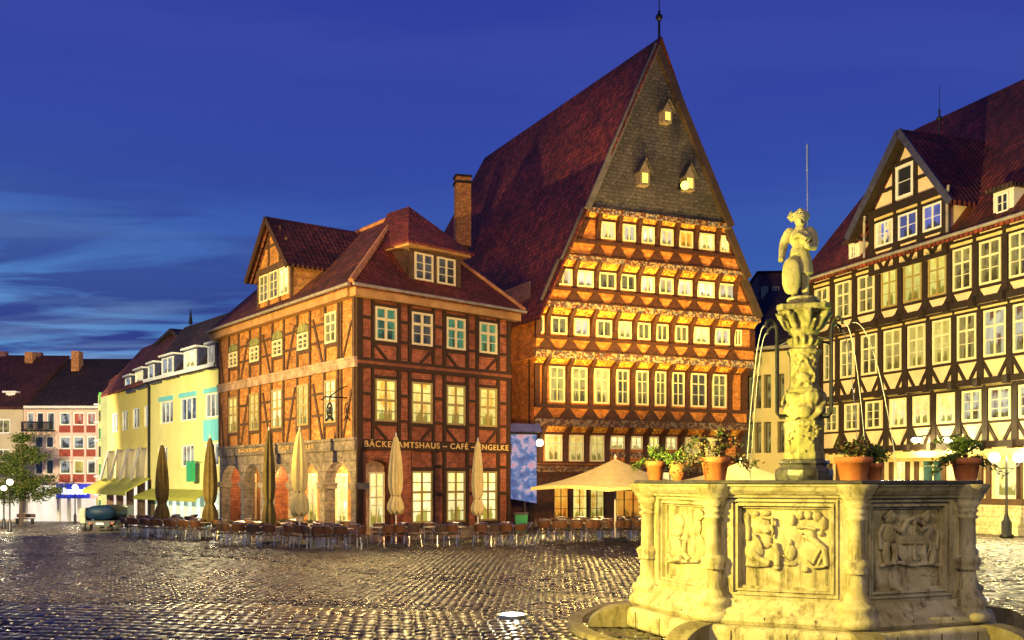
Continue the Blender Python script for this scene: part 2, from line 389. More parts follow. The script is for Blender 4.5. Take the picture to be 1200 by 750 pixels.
mat['blue_reflect'] = pane('pane_blue_reflection', (.12, .16, .50), (.04, .06, .25), .9, scale=1.6)  # blue reflection in the bay glass, put in as the pane's own glow
mat['shop'] = pane('pane_shop', (1.0, .93, .74), (.80, .62, .50), 1.15, scale=.9, vert=.4, room=False)
mat['shop_g'] = pane('pane_shop_green', (.85, 1.0, .80), (.45, .72, .50), 1.1, scale=1.6, vert=.25, room=False)
# ================================================================== builders shared by the houses
def poly_slope(mb, pts):
    W = [Vector(mb.F.w(*p)) for p in pts]; n = (W[1] - W[0]).cross(W[2] - W[0]).normalized()
    if n.z < 0: n = -n
    t = Vector((0, 0, 1)).cross(n)
    t = t.normalized() if t.length > 1e-4 else Vector((1, 0, 0))
    v = n.cross(t); return [(p.dot(t), p.dot(v)) for p in W]
def plate(mb, pts, t=.16):                 # a roof plane with thickness
    uv = poly_slope(mb, pts); mb.poly(pts, uv); low = [(x, y, z - t) for x, y, z in pts]
    mb.poly(list(reversed(low)), list(reversed(uv))); n = len(pts)
    for i in range(n):
        j = (i + 1) % n; mb.poly([low[i], low[j], pts[j], pts[i]])
    return mb
def wall(mb, x0, x1, z0, z1, holes=(), y=0.0, depth=.22):
    xs = sorted({x0, x1, *[h[0] for h in holes], *[h[1] for h in holes]}); zs = sorted({z0, z1, *[h[2] for h in holes], *[h[3] for h in holes]})
    for a, b in zip(xs, xs[1:]):
        for c, d in zip(zs, zs[1:]):
            mx, mz = (a + b) / 2, (c + d) / 2
            if any(h[0] < mx < h[1] and h[2] < mz < h[3] for h in holes): continue
            mb.poly([(a, y, c), (b, y, c), (b, y, d), (a, y, d)])
    for a, b, c, d in holes:
        mb.poly([(a, y, c), (a, y + depth, c), (a, y + depth, d), (a, y, d)]); mb.poly([(b, y, c), (b, y, d), (b, y + depth, d), (b, y + depth, c)])
        mb.poly([(a, y, c), (b, y, c), (b, y + depth, c), (a, y + depth, c)]); mb.poly([(a, y, d), (a, y + depth, d), (b, y + depth, d), (b, y, d)])
    return mb
def arch_wall(mb, x0, x1, z0, z1, arches, y=0.0, depth=.5, n=12):
    wall(mb, x0, x1, z0, z1, [(a, b, z0, zt) for a, b, zs, zt in arches], y, depth)
    for a, b, zs, zt in arches:
        pts = [((a + b) / 2 - (b - a) / 2 * math.cos(math.pi * k / n), zs + (zt - zs) * math.sin(math.pi * k / n)) for k in range(n + 1)]
        for (xa, za), (xb, zb) in zip(pts, pts[1:]):
            mb.poly([(xa, y, za), (xb, y, zb), (xb, y, zt), (xa, y, zt)])
            mb.poly([(xa, y, za), (xa, y + depth, za), (xb, y + depth, zb), (xb, y, zb)])
def window(root, F, x0, x1, z0, z1, pm, fm=None, y=0.0, cols=2, bars=(.33, .66), fw=.07, mw=.06, bw=.03, dep=.07, name='window', heavy=None, label=None):
    """frame proud of plane y by dep; the pane lies just in front of the plane"""
    if x0 > x1: x0, x1 = x1, x0
    if z0 > z1: z0, z1 = z1, z0
    fm = fm or mat['frame']; m = MB(F); a, b = y - dep, y
    m.box(x0, x0 + fw, a, b, z0, z1); m.box(x1 - fw, x1, a, b, z0, z1)
    m.box(x0 + fw, x1 - fw, a, b, z0, z0 + fw); m.box(x0 + fw, x1 - fw, a, b, z1 - fw, z1)
    ins0, ins1 = x0 + fw, x1 - fw
    for k in range(1, cols):
        c = ins0 + (ins1 - ins0) * k / cols; m.box(c - mw / 2, c + mw / 2, a + .012, b - .004, z0 + fw, z1 - fw)
    hz0, hz1 = z0 + fw, z1 - fw
    for f in bars:
        zz = hz0 + (hz1 - hz0) * f; m.box(ins0, ins1, a + .022, b - .006, zz - bw / 2, zz + bw / 2)
    if heavy is not None:
        zz = hz0 + (hz1 - hz0) * heavy; m.box(ins0, ins1, a + .006, b - .008, zz - mw / 2, zz + mw / 2)
    wo = m.build(name, fm, root)
    if label: wo['label'] = label
    p = MB(F); p.poly([(ins0, y - .02, hz0), (ins1, y - .02, hz0), (ins1, y - .02, hz1), (ins0, y - .02, hz1)], [(0, 0), (1, 0), (1, 1), (0, 1)])
    p.build('pane', pm, wo); return wo
def text_mesh(F, body, x0, x1, z0, z1, y, m, root, name='lettering', depth=.02, font_bold=.012):
    cu = bpy.data.curves.new('txt', 'FONT'); cu.body = body; cu.extrude = 0.02; cu.offset = font_bold; cu.space_character = 1.15
    ob = bpy.data.objects.new('txt', cu); bpy.context.collection.objects.link(ob)
    dg = bpy.context.evaluated_depsgraph_get(); me = bpy.data.meshes.new_from_object(ob.evaluated_get(dg))
    V = np.array([v.co[:] for v in me.vertices]); mn, mx = V.min(0), V.max(0)
    org = np.array(ORG[root.name])
    for v in me.vertices:
        t = (v.co.x - mn[0]) / (mx[0] - mn[0]); s = (v.co.y - mn[1]) / (mx[1] - mn[1]); e = (v.co.z - mn[2]) / (mx[2] - mn[2])
        v.co = Vector(F.w(x0 + (x1 - x0) * t, y - depth * e, z0 + (z1 - z0) * s)) - Vector(org)
    me.materials.clear(); me.materials.append(m)
    o = bpy.data.objects.new(name, me); bpy.context.collection.objects.link(o); o.parent = root; ORG[o.name] = tuple(org)
    bpy.data.objects.remove(ob); return o
# ================================================================== ground
def build_ground():
    N = 120; xs = np.concatenate([np.linspace(-600, -70, 12), np.linspace(-65, 50, 47), np.linspace(70, 600, 12)])
    ys = np.concatenate([np.linspace(-200, 0, 8), np.linspace(4, 110, 54), np.linspace(130, 1000, 12)])
    v = [(x, y, gz(x, y) - .05) for y in ys for x in xs]; nx = len(xs)
    f = [(j * nx + i, j * nx + i + 1, (j + 1) * nx + i + 1, (j + 1) * nx + i) for j in range(len(ys) - 1) for i in range(nx - 1)]
    me = bpy.data.meshes.new('ground'); me.from_pydata(v, [], f); me.polygons.foreach_set('use_smooth', [True] * len(f))
    m, t = new_mat('wet_joints'); g = t.add('NewGeometry')
    nz = t.add('TexNoise', ins={'Vector': (g, 'Position'), 'Scale': 3.0, 'Detail': 5.0}); rp = t.ramp(nz, [(.3, (.012, .010, .008)), (.7, (.035, .028, .02))])
    finish(t, rp, .5, nz, .02); me.materials.append(m)
    o = bpy.data.objects.new('ground', me); bpy.context.collection.objects.link(o); o['kind'] = 'structure'
build_ground()
def stones_mat():
    m, t = new_mat('wet_cobbles'); at = t.add('Attribute', attribute_name='tone'); g = t.add('NewGeometry')
    sp = t.add('SeparateColor', ins={0: (at, 'Color')})
    rp = t.ramp(sp, [(0, (.008, .007, .006)), (.35, (.036, .030, .024)), (.65, (.085, .070, .052)), (.85, (.12, .080, .050)), (1, (.24, .20, .15))])
    nz = t.add('TexNoise', ins={'Vector': (g, 'Position'), 'Scale': 22.0, 'Detail': 4.0, 'Roughness': .7})
    r2 = t.ramp(nz, [(.3, (.6, .6, .6)), (.7, (1.3, 1.3, 1.3))]); mx = t.mix(1.0, rp, r2, 'MULTIPLY')
    big = t.add('TexNoise', ins={'Vector': (g, 'Position'), 'Scale': .22, 'Detail': 4.0, 'Roughness': .6})
    rr = t.ramp(big, [(.35, (.15, .15, .15)), (.65, (.30, .30, .30))])
    ro = t.math('MULTIPLY_ADD', (sp, 1), .14, rr)
    n3 = t.add('TexNoise', ins={'Vector': (g, 'Position'), 'Scale': 45.0, 'Detail': 3.0})
    finish(t, C3(mx), ro, n3, .005, spec=.6, bstr=.7); return m
def seg_dist(x, y, P):
    d = np.full(x.shape, 1e9)
    for (ax, ay), (bx, by) in zip(P, P[1:]):
        L2 = (bx - ax) ** 2 + (by - ay) ** 2; t = np.clip(((x - ax) * (bx - ax) + (y - ay) * (by - ay)) / L2, 0, 1)
        d = np.minimum(d, np.hypot(x - ax - t * (bx - ax), y - ay - t * (by - ay)))
    return d
def build_stones(name, cw, cl, ang, zone, bigger=0.0, seed=1, arc=False):
    rng = np.random.default_rng(seed); ca, sa = math.cos(ang), math.sin(ang)
    r = 90; nu, nv = int(2 * r / cw), int(2 * r / cl)
    jj, ii = np.meshgrid(np.arange(nv), np.arange(nu), indexing='ij')
    us = (ii + .5 * (jj % 2) + rng.uniform(-.10, .10, ii.shape)) * cw - r; vs = (jj + rng.uniform(-.05, .05, ii.shape)) * cl - r
    if arc: vs = vs + .05 * np.sin(us * math.pi / 3.1)
    us = us.ravel(); vs = vs.ravel()
    x = us * ca - vs * sa; y = us * sa + vs * ca + 40
    keep = zone(x, y) & (np.abs(x) < y * .56 + 7); x = x[keep]; y = y[keep]; n = len(x)
    t = np.clip(((-.74 * x + .67 * y) - 47) / 28, 0, 1); z = -1.2 * t * t * (3 - 2 * t)
    gut = np.minimum(seg_dist(x, y, GUT), seg_dist(x, y, GUT2)); ing = gut < .32
    undul = .010 * np.sin(x * .37 + y * .21) + .008 * np.sin(y * .5 - x * .23)
    z = z + undul - np.exp(-(gut / .5) ** 2) * .035 + rng.normal(0, .0045, n)
    tx = rng.normal(0, .045, n); ty = rng.normal(0, .045, n)
    hw = cw / 2 * rng.uniform(.80, .91, n); hl = cl / 2 * rng.uniform(.80, .90, n)
    a2 = ang + rng.normal(0, .05, n); c2, s2 = np.cos(a2), np.sin(a2)
    vert = np.zeros((n, 12, 3))
    def ring(k0, f, dz):
        for k, (sx, sy) in enumerate(((-1, -1), (1, -1), (1, 1), (-1, 1))):
            lu = sx * hw * f; lv = sy * hl * f
            vert[:, k0 + k, 0] = x + lu * c2 - lv * s2; vert[:, k0 + k, 1] = y + lu * s2 + lv * c2
            vert[:, k0 + k, 2] = z + dz + (lu * tx + lv * ty if dz > -.04 else 0)
    ring(0, 1.0, -.06); ring(4, .97, -.016); ring(8, .74, 0.0)
    q = [(8, 9, 10, 11)] + [(a + k, a + (k + 1) % 4, a + 4 + (k + 1) % 4, a + 4 + k) for a in (0, 4) for k in range(4)]
    q = np.array(q); F = (q[None] + (np.arange(n) * 12)[:, None, None]).reshape(-1, 4); nf = len(F)
    me = bpy.data.meshes.new(name); me.vertices.add(n * 12); me.vertices.foreach_set('co', vert.ravel())
    me.loops.add(nf * 4); me.loops.foreach_set('vertex_index', F.ravel().astype(np.int32))
    me.polygons.add(nf); me.polygons.foreach_set('loop_start', (np.arange(nf) * 4).astype(np.int32))
    me.polygons.foreach_set('use_smooth', np.ones(nf, bool))
    me.update(calc_edges=True)
    tone = rng.beta(2.2, 2.2, n); tone = np.where(ing, tone * .35, tone); rg = rng.uniform(0, 1, n)
    c = np.zeros((n, 12, 4)); c[:, :, 0] = tone[:, None]; c[:, :, 1] = rg[:, None]; c[:, :, 3] = 1
    at = me.attributes.new('tone', 'FLOAT_COLOR', 'POINT'); at.data.foreach_set('color', c.ravel())
    me.materials.append(mat['stones']); o = bpy.data.objects.new(name, me); bpy.context.collection.objects.link(o); o['kind'] = 'structure'
mat['stones'] = stones_mat()
GUT = [gpt(px, py)[:2] for px, py in ((-60, 653), (120, 651), (260, 652), (380, 667), (520, 681), (673, 696), (760, 704))]
GUT2 = [gpt(px, py)[:2] for px, py in ((-80, 707), (150, 706), (300, 706), (400, 710), (560, 716), (700, 728))]
g2x = np.array([p[0] for p in GUT2]); g2y = np.array([p[1] for p in GUT2])
near = lambda x, y: (y < np.interp(x, g2x, g2y)) & (y > 13)
far = lambda x, y: (y >= np.interp(x, g2x, g2y)) & (y < 100) & ~((y > 62) & (x > -20))
build_stones('cobblestone_paving', .24, .34, R(-13), near, seed=3)
build_stones('cobblestone_square', .20, .22, R(22), far, seed=5, arc=True)
# ================================================================== the small half-timbered brick house with the arcade (left-centre)
D0 = 39.87; CX = at_px(417, D0)
FR = Frame(CX, D0, (1200, 1150)); dl = np.array([-865, 1150.]); dl /= np.linalg.norm(dl)
LW = 15.25; FL = Frame(CX + dl[0] * LW, D0 + dl[1] * LW, -dl)
FS = Frame(CX, D0, (1200, 1150), (-865, 1150)); WF = FR.u(597)
def build_cafe():
    r = thing('half_timbered_house', 'orange brick half-timbered house with stone arcade and gilt lettering, left of the tall gabled house', 'house', (CX, D0, 0))
    ZE = 10.0
    # front wall
    zs_top = FR.z(514, 0.1); zs_bot = FR.z(527, .1); zb2t = FR.z(418, .1); zb2b = FR.z(430, .1)
    gw = [(481, 505.5), (522, 544), (560.5, 581)]; f1 = [(438.5, 463.5)] + gw
    m = MB(FR); arch = (FR.u(428), FR.u(457.5), FR.z(548, .8), FR.z(539, .8))
    arch_wall(m, 0, WF, 0, zs_bot, [arch], 0, .45)
    wall(m, 0, WF, zs_bot, ZE); m.build('brick_wall', mat['brick_red'], r)
    mL = MB(FL); wall(mL, 0, LW, zs_bot + .0, ZE); mL.build('brick_wall', mat['brick'], r)
    back = MB(FS); back.poly([(WF, 0, 0), (WF, LW, 0), (WF, LW, ZE), (WF, 0, ZE)]); back.poly([(0, LW, 0), (WF, LW, 0), (WF, LW, ZE), (WF / 2, LW, 14.6), (0, LW, ZE)])
    back.build('rear_wall', mat['brick_red'], r)
    # door in the front arch
    a, b, zs, zt = arch
    m = MB(FR); m.poly([(a - .3, .45, 0), (b + .3, .45, 0), (b + .3, .45, zt + .2), (a - .3, .45, zt + .2)]); m.build('arch_lining', mat['stone_pink'], r)
    window(r, FR, a + .45, b - .02, FR.z(620, a), FR.z(553, a), mat['lit_pale'], y=.44, cols=2, bars=(.2, .4, .76), heavy=.55, name='glass_door')
    bl = MB(FR); bl.box(a - .12, a, -.05, .42, 0, zs); bl.cut(); bl.box(b, b + .12, -.05, .42, 0, zs); bl.pieces('door_jamb', mat['timber_red'], r)
    # windows of the front
    ref = lambda yt, yb, px=450: (FR.z(yb, FR.u(px)), FR.z(yt, FR.u(px)))
    Z2 = ref(360.5, 400); Z1 = ref(444.5, 494); ZG = (FR.z(613, FR.u(493)), FR.z(552, FR.u(493)))
    for i, (p, q) in enumerate(f1):
        window(r, FR, FR.u(p), FR.u(q), *Z2, mat['green'] if i in (0, 2, 3) else mat['dim_lead'], y=-.02, cols=2, bars=(.33,), heavy=.66, fw=.09, mw=.11, dep=.09)
        window(r, FR, FR.u(p), FR.u(q), *Z1, mat['lit'], fm=mat['frame_backlit'], y=-.02, cols=2, bars=(.22, .76), heavy=.5, fw=.08, mw=.10, bw=.045)
    for p, q in gw: window(r, FR, FR.u(p), FR.u(q), *ZG, mat['lit_pale'], fm=mat['frame_backlit'], y=-.02, cols=2, bars=(.2, .42, .8), heavy=.6, fw=.08, mw=.10, bw=.045)
    # timber frame of the front
    T = MB(FR); y0, y1 = -.09, 0.0
    posts = [(419, 424.5), (434.5, 437.5), (464.5, 468.6), (477.7, 481), (505.6, 508.6), (518.3, 521.7), (545, 548.4), (556.8, 560), (581.3, 584.6), (593.3, 597)]
    PU = [(FR.u(p), FR.u(q)) for p, q in posts]
    PU[0] = (0.0, PU[0][1] * .95)
    for a_, b_ in PU:
        T.box(a_, b_, y0, y1, zb2t, ZE); T.box(a_, b_, y0, y1, zs_top, zb2b)
    for i, (a_, b_) in enumerate(PU):
        if i in (1,): continue
        if i == 2: a_ = a_ - .05
        T.box(a_, b_, y0, y1, .55, zs_bot)
    T.box(0, WF, y0 - .03, y1, zb2b, zb2b + .16); T.box(0, WF, y0 - .03, y1, zb2t - .14, zb2t)
    T.box(0, WF, y0 - .05, y1, zs_bot, zs_top)
    for (zz0, zz1, wins) in ((Z2[0], Z2[1], f1), (Z1[0], Z1[1], f1)):
        for p, q in wins:
            u0, u1 = FR.u(p) - .16, FR.u(q) + .16
            T.box(u0, u1, y0 + .01, y1, zz0 - .16, zz0 - .01)
            T.box(u0, u1, y0 + .01, y1, zz1 + .01, zz1 + .14)
    gaps = [(PU[0][1], PU[1][0])] + [(PU[i][1], PU[i + 1][0]) for i in (2, 4, 6, 8)]
    for a_, b_ in gaps:
        for zz0, zz1 in ((Z2[0], Z2[1]), (Z1[0], Z1[1])):
            h = zz1 - zz0
            T.box(a_, b_, y0 + .015, y1, zz0 - .02, zz0 + .1); T.box(a_, b_, y0 + .015, y1, zz0 + h * .6, zz0 + h * .6 + .12)
        if a_ > 1.5:
            for zz in (1.9, 3.1): T.box(a_, b_, y0 + .015, y1, zz, zz + .14)
    for i, (p, q) in enumerate(f1):
        u0, u1 = FR.u(p), FR.u(q)
        for zb, zt_ in ((zb2t, Z2[0] - .15), (zs_top, Z1[0] - .15)):
            if i % 2 == 0: T.beam(u0 - .02, zt_, u0 + .62, zb, .11, y0 + .02, y1)
            else: T.beam(u1 + .02, zt_, u1 - .62, zb, .11, y0 + .02, y1)
    for p, q in gw:
        T.box(FR.u(p) - .16, FR.u(q) + .16, y0 + .01, y1, ZG[1] + .01, ZG[1] + .17); T.box(FR.u(p) - .2, FR.u(q) + .2, y0 - .03, y1, ZG[0] - .22, ZG[0] - .01)
    T.build('timber_frame', mat['timber'], r)
    B = MB(FR); B.box(0, WF, y0 - .06, 0, zb2b + .16, zb2t - .14); B.build('carved_beam', mat['timber_red'], r)
    P = MB(FR); P.box(FR.u(460), WF, -.12, 0, 0, .55); P.build('plinth', mat['stone_arc'], r)
    text_mesh(FR, 'BÄCKERAMTSHAUS ~ CAFÉ ~ ENGELKE', FR.u(424.5), FR.u(593), (zs_top + zs_bot) / 2 - .10, (zs_top + zs_bot) / 2 + .22, y0 - .055, mat['gold'], r)
    # left wing
    W2 = [(270, 279.6), (294.5, 305), (321, 332.4), (350.4, 363), (383, 396)]; W1 = [(269.5, 279.6), (294, 304.8), (320, 332), (350, 363), (382, 395.5)]
    z2b, z2t = FL.z(402, FL.u(390)), FL.z(366, FL.u(390)); z1b, z1t = FL.z(495.5, FL.u(389)), FL.z(445, FL.u(389))
    T = MB(FL); S = MB(FL); zbm0, zbm1 = FL.z(430, LW), FL.z(417.5, LW)
    for i, ((p, q), (p1, q1)) in enumerate(zip(W2, W1)):
        a, b = FL.u(p), FL.u(q); top = z2t if i == 4 else z2t - .55
        window(r, FL, a, b, z2b, top, mat['dim'], y=-.02, cols=2, bars=(.33,), heavy=.66, fw=.09, mw=.09, dep=.09)
        if i < 4:
            aw = MB(FL); n_ = 8
            for q_ in range(n_):
                xa_, xb_ = a + (b - a) * q_ / n_, a + (b - a) * (q_ + 1) / n_; za_ = lambda x_: z2t - .12 - .16 * abs((x_ - (a + b) / 2) / (b - a) * 2) ** 2
                aw.prism([(xa_, z2t - .5), (xb_, z2t - .5), (xb_, za_(xb_)), (xa_, za_(xa_))], -.10 if q_ % 2 else -.085, -.0)
            aw.build('window_blind', mat['awning_g'], r)
        a1, b1 = FL.u(p1), FL.u(q1); window(r, FL, a1, b1, z1b, z1t, mat['lit'] if i in (0, 1, 3) else mat['lit_pale'], fm=mat['frame_backlit'], y=-.02, cols=2, bars=(.2, .75), heavy=.5, fw=.09, mw=.10, bw=.045)
        for zz0, zz1, aa, bb in ((zbm1, ZE, a, b), (zs_top, zbm0, a1, b1)):
            T.box(aa - .17, aa - .02, -.07, 0, zz0, zz1); T.box(bb + .02, bb + .17, -.07, 0, zz0, zz1)
        T.box(a - .02, b + .02, -.08, 0, z2b - .16, z2b - .01); T.box(a1 - .02, b1 + .02, -.08, 0, z1b - .16, z1b - .01)
        if i < 4:
            an = FL.u(W2[i + 1][0]); mid = (b + an) / 2
            for zz0, zz1 in ((zbm1, ZE), (zs_top, zbm0)):
                s = 1 if i % 2 else -1
                T.beam(mid - s * (an - b) * .28, zz1 - .4, mid + s * (an - b) * .28, zz0, .14, -.05, 0)
                for fz in (.36, .68): T.box(b + .17, an - .17, -.04, 0, zz0 + (zz1 - zz0) * fz, zz0 + (zz1 - zz0) * fz + .12)
    for zz0, zz1 in ((zbm1, ZE), (zs_top, zbm0)):
        T.box(0, .16, -.07, 0, zz0, zz1); T.box(LW - .18, LW, -.085, 0, zz0, zz1); T.beam(.25, zz1 - .6, .62, zz0, .12, -.05, 0)
        T.beam(LW - .32, zz1 - .9, LW - 1.1, zz0, .12, -.05, 0); T.box(LW - 1.3, LW - 1.15, -.07, 0, zz0, zz1)
    T.build('timber_frame', mat['timber_grey'], r)
    B = MB(FL); B.box(0, LW + .12, -.13, 0, zbm0, zbm1); B.box(0, LW + .12, -.17, -.13, zbm1 - .1, zbm1); B.build('carved_beam', mat['stone_pink'], r)
    B = MB(FL); B.box(0, LW + .1, -.12, 0, zs_bot, zs_top + .05); B.box(0, LW + .1, -.16, -.12, zs_top - .06, zs_top + .05); B.build('sign_beam', mat['stone_arc'], r)
    text_mesh(FL, 'BÄCKERAMTSHAUS   CAFÉ   ENGELKE', FL.u(284), FL.u(372), zs_bot + .14, zs_top - .1, -.165, mat['gold'], r)
    # arcade
    AR = [(259.5, 282), (286, 305), (310.5, 338), (344.5, 374), (380.5, 411)]; zt = FL.z(541, FL.u(396)); arches = []
    for p, q in AR:
        a, b = FL.u(p), FL.u(q); hw = (b - a) / 2; arches.append((a, b, zt - min(hw, .95), zt))
    m = MB(FL); arch_wall(m, 0, LW, 0, zs_bot, arches, 0, .5); m.box(0, LW, 1.9, 2.1, zs_bot - .1, zs_bot)
    m.build('arcade', mat['stone_arc'], r)
    cap = MB(FL); edges = [0] + [v for a in arches for v in (a[0], a[1])] + [LW]
    for k in range(0, len(edges), 2):
        a, b = edges[k], edges[k + 1]; 
        for z0, z1, e in ((zt - 1.15, zt - .97, .07), (zt - .97, zt - .88, .12), (0, .35, .08)): cap.box(a - e if k else a, b + e if k < 10 else b + .1, -.1, .56, z0, z1); cap.cut()
    cap.pieces('capital', mat['stone_arc'], r)
    # lobby behind the arches
    m = MB(FL); m.poly([(0, 2.0, 0), (LW, 2.0, 0), (LW, 2.0, zs_bot), (0, 2.0, zs_bot)]); m.build('arcade_rear_wall', mat['brick'], r)
    m = MB(FL); m.poly([(0, .5, zs_bot - .35), (LW, .5, zs_bot - .35), (LW, 2.0, zs_bot - .35), (0, 2.0, zs_bot - .35)]); m.build('arcade_ceiling', mat['plaster_w'], r)
    m = MB(FL); m.poly([(0, 0, 0), (0, 2, 0), (0, 2, zs_bot), (0, 0, zs_bot)]); m.cut(); m.box(LW - .1, LW, 1.9, 2.6, 0, zs_bot); m.cut(); m.box(FL.u(291), FL.u(293), .6, 2.0, 0, zs_bot - .4); m.pieces('arcade_side_wall', mat['brick_red'], r)
    for px0, px1 in ((267, 274), (296, 301), (326, 332), (362, 373), (395, 409)):
        window(r, FL, FL.u(px0, 2.0), FL.u(px1, 2.0), .45, FL.z(555, FL.u(px0, 2.0), 2.0), mat['lit_pale'], y=1.99, cols=2, bars=(.2, .4, .6, .8), fw=.08)
    for k, (p, q) in enumerate(AR):
        c = (FL.u(p) + FL.u(q)) / 2; lp = MB(FL); lp.lathe(c, 1.1, [(.05, zs_bot - .4), (.14, zs_bot - .5), (.14, zs_bot - .62), (.03, zs_bot - .66)], 10)
        lp.build('ceiling_lamp', mat['lamp'], r, True); x, y, _ = FL.w(c, 1.1, 0); bulb('arcade_light', (x, y, zs_bot - .8), 170, WARM)
    # cornice and roof
    m = MB(FR); m.box(-.3, WF + .35, -.42, 0, ZE - .0, ZE + .34); m.box(-.4, WF + .45, -.5, 0, ZE + .34, ZE + .42); m.build('cornice', mat['soffit'], r)
    m = MB(FL); m.box(-.4, LW + .05, -.42, 0, ZE - .0, ZE + .33); m.box(-.4, LW + .05, -.5, 0, ZE + .33, ZE + .41); m.build('cornice', mat['soffit'], r)
    ze = ZE + .46; zr = 14.85; o = .55; xm = WF / 2; hy = 3.5; Lb = LW + .35
    roof = MB(FS)
    plate(roof, [(-o, -o, ze), (xm, hy, zr), (xm, Lb, zr), (-o, Lb, ze)]); plate(roof, [(WF + o, -o, ze), (WF + o, Lb, ze), (xm, Lb, zr), (xm, hy, zr)])
    ro = roof.build('roof', mat['roof'], r)
    roof = MB(FS); plate(roof, [(-o, -o, ze), (WF + o, -o, ze), (xm, hy, zr)]); roof.build('hipped_roof_end', mat['roof_flat'], r)
    h = MB(FS); h.tube([(-o, -o, ze + .05), (xm, hy, zr + .05)], .13, 6); h.cut(); h.tube([(WF + o, -o, ze + .05), (xm, hy, zr + .05)], .11, 6); h.cut(); h.tube([(xm, hy, zr + .04), (xm, Lb, zr + .04)], .12, 6)
    h.pieces('ridge_tiles', mat['ridge'], r)
    gt = MB(FR); gt.tube([(-.55, -.62, ze - .05), (WF + .5, -.62, ze - .05)], .07, 6); gt.build('gutter', mat['lead'], r)
    gt = MB(FL); gt.tube([(-.4, -.62, ze - .05), (LW + .55, -.62, ze - .05)], .07, 6); gt.build('gutter', mat['lead'], r)
    # gabled dormer over the left wing
    yd = -.05; x0, x1 = FL.u(303, yd), FL.u(342.5, yd); zt = FL.z(303, x1, yd); zap = FL.z(259, FL.u(315, yd), yd); xc = (x0 + x1) / 2
    m = MB(FL); m.prism([(x0, ze - .2), (x1, ze - .2), (x1, zt), (xc, zap - .25), (x0, zt)], yd, 4.6); d = m.build('gabled_dormer', mat['brick'], r)
    T = MB(FL)
    for xx in (x0 + .07, x1 - .07): T.box(xx - .09, xx + .09, yd - .07, yd, ze - .1, zt)
    T.box(x0 - .05, x1 + .05, yd - .12, yd, zt - .22, zt + .06); T.box(x0 + (x1 - x0) * .14, x1 - (x1 - x0) * .14, yd - .06, yd, zt + .95, zt + 1.08)
    for f in (.33, .66): T.box(x0 + (x1 - x0) * f - .07, x0 + (x1 - x0) * f + .07, yd - .06, yd, ze, zt + (1.75 if f else 0))
    T.build('timber_frame', mat['timber_grey'], d)
    zw0, zw1 = FL.z(346, FL.u(335), yd), FL.z(313, FL.u(335), yd); wd = (x1 - x0 - .4) / 3
    for k in range(3):
        window(r, FL, x0 + .2 + wd * k + .06, x0 + .2 + wd * (k + 1) - .06, zw0, zw1, mat['dim'] if k < 2 else mat['lit_pale'], y=yd - .02, cols=2, bars=(.33, .66), fw=.08, mw=.07)
    rf = MB(FL); zz = zt - .35; ov = .5
    plate(rf, [(x0 - ov, yd - .45, zz), (xc, yd - .45, zap), (xc, 5.3, zap), (x0 - ov, 1.5, zz)], .14); plate(rf, [(x1 + ov, yd - .45, zz), (x1 + ov, 1.5, zz), (xc, 5.3, zap), (xc, yd - .45, zap)], .14)
    rf.build('dormer_roof', mat['roof'], r)
    bb = MB(FL); bb.beam(x0 - ov, zz - .12, xc, zap - .1, .26, yd - .52, yd - .455); bb.beam(x1 + ov, zz - .12, xc, zap - .1, .26, yd - .52, yd - .455); bb.build('bargeboard', mat['timber'], r)
    # hipped dormer over the front
    yd = .12; x0, x1 = FR.u(479.5, yd), FR.u(540, yd); zb, zt = FR.z(331, x0, yd), FR.z(290, x0, yd); zap = FR.z(253, FR.u(497, 2.8), 2.8)
    m = MB(FR); m.box(x0, x1, yd, 3.0, zb - .3, zt); d = m.build('hipped_dormer', mat['timber_grey'], r)
    for p, q in ((485, 506.5), (511.5, 532.5)): window(r, FR, FR.u(p, yd), FR.u(q, yd), FR.z(327.5, x0 + .3, yd), FR.z(295.5, x0 + .3, yd), mat['dim_lead'], y=yd - .02, cols=2, bars=(.33, .66), fw=.08, mw=.09)
    c = MB(FR); c.box(x0 - .3, x1 + .3, yd - .35, 2.6, zt, zt + .16); c.build('dormer_cornice', mat['soffit'], r)
    rf = MB(FR); o2 = .4; xa = (x0 + x1) / 2; ya = yd + 1.9; z0 = zt + .17
    plate(rf, [(x0 - o2, yd - .45, z0), (x1 + o2, yd - .45, z0), (xa, ya, zap)], .08); plate(rf, [(x0 - o2, yd - .45, z0), (xa, ya, zap), (xa, ya + 1.6, zap), (x0 - o2, yd + 2.2, z0)], .08); plate(rf, [(x1 + o2, yd - .45, z0), (x1 + o2, yd + 2.2, z0), (xa, ya + 1.6, zap), (xa, ya, zap)], .08)
    rf.build('dormer_roof', mat['roof_flat'], r)
    # wrought iron guild sign hanging from a bracket at the corner
    g = MB(FL); xx = LW - .75; zz = FL.z(465, xx, -.9)
    g.tube([(xx, 0, zz), (xx, -1.0, zz), (xx, -1.15, zz - .15)], .03, 6); g.tube([(xx, 0, zz + .5), (xx, -.35, zz + .35), (xx, -.8, zz)], .025, 6)
    g.tube([(xx + .22 * math.cos(t), -.8, zz - .55 + .30 * math.sin(t)) for t in np.linspace(0, 6.28, 15)], .035, 6); g.tube([(xx, -.8, zz), (xx, -.8, zz - .25)], .02, 5); g.ball((xx, -.8, zz - .55), .14, 8, (1, .5, 1.2)); g.tube([(xx - .3, -.8, zz - .95), (xx, -.8, zz - .78), (xx + .3, -.8, zz - .95)], .05, 6)
    tag(g.build('guild_sign', mat['metal_d']), 'black wrought iron guild sign hanging at the corner of the arcaded brick house', 'sign')
mat['awning_g'] = plain('awning_green', (.26, .28, .11), (.13, .14, .06), .8, 3, .002)
mat['lamp'] = glow('lamp_glass', (1, .86, .55), 9.0)
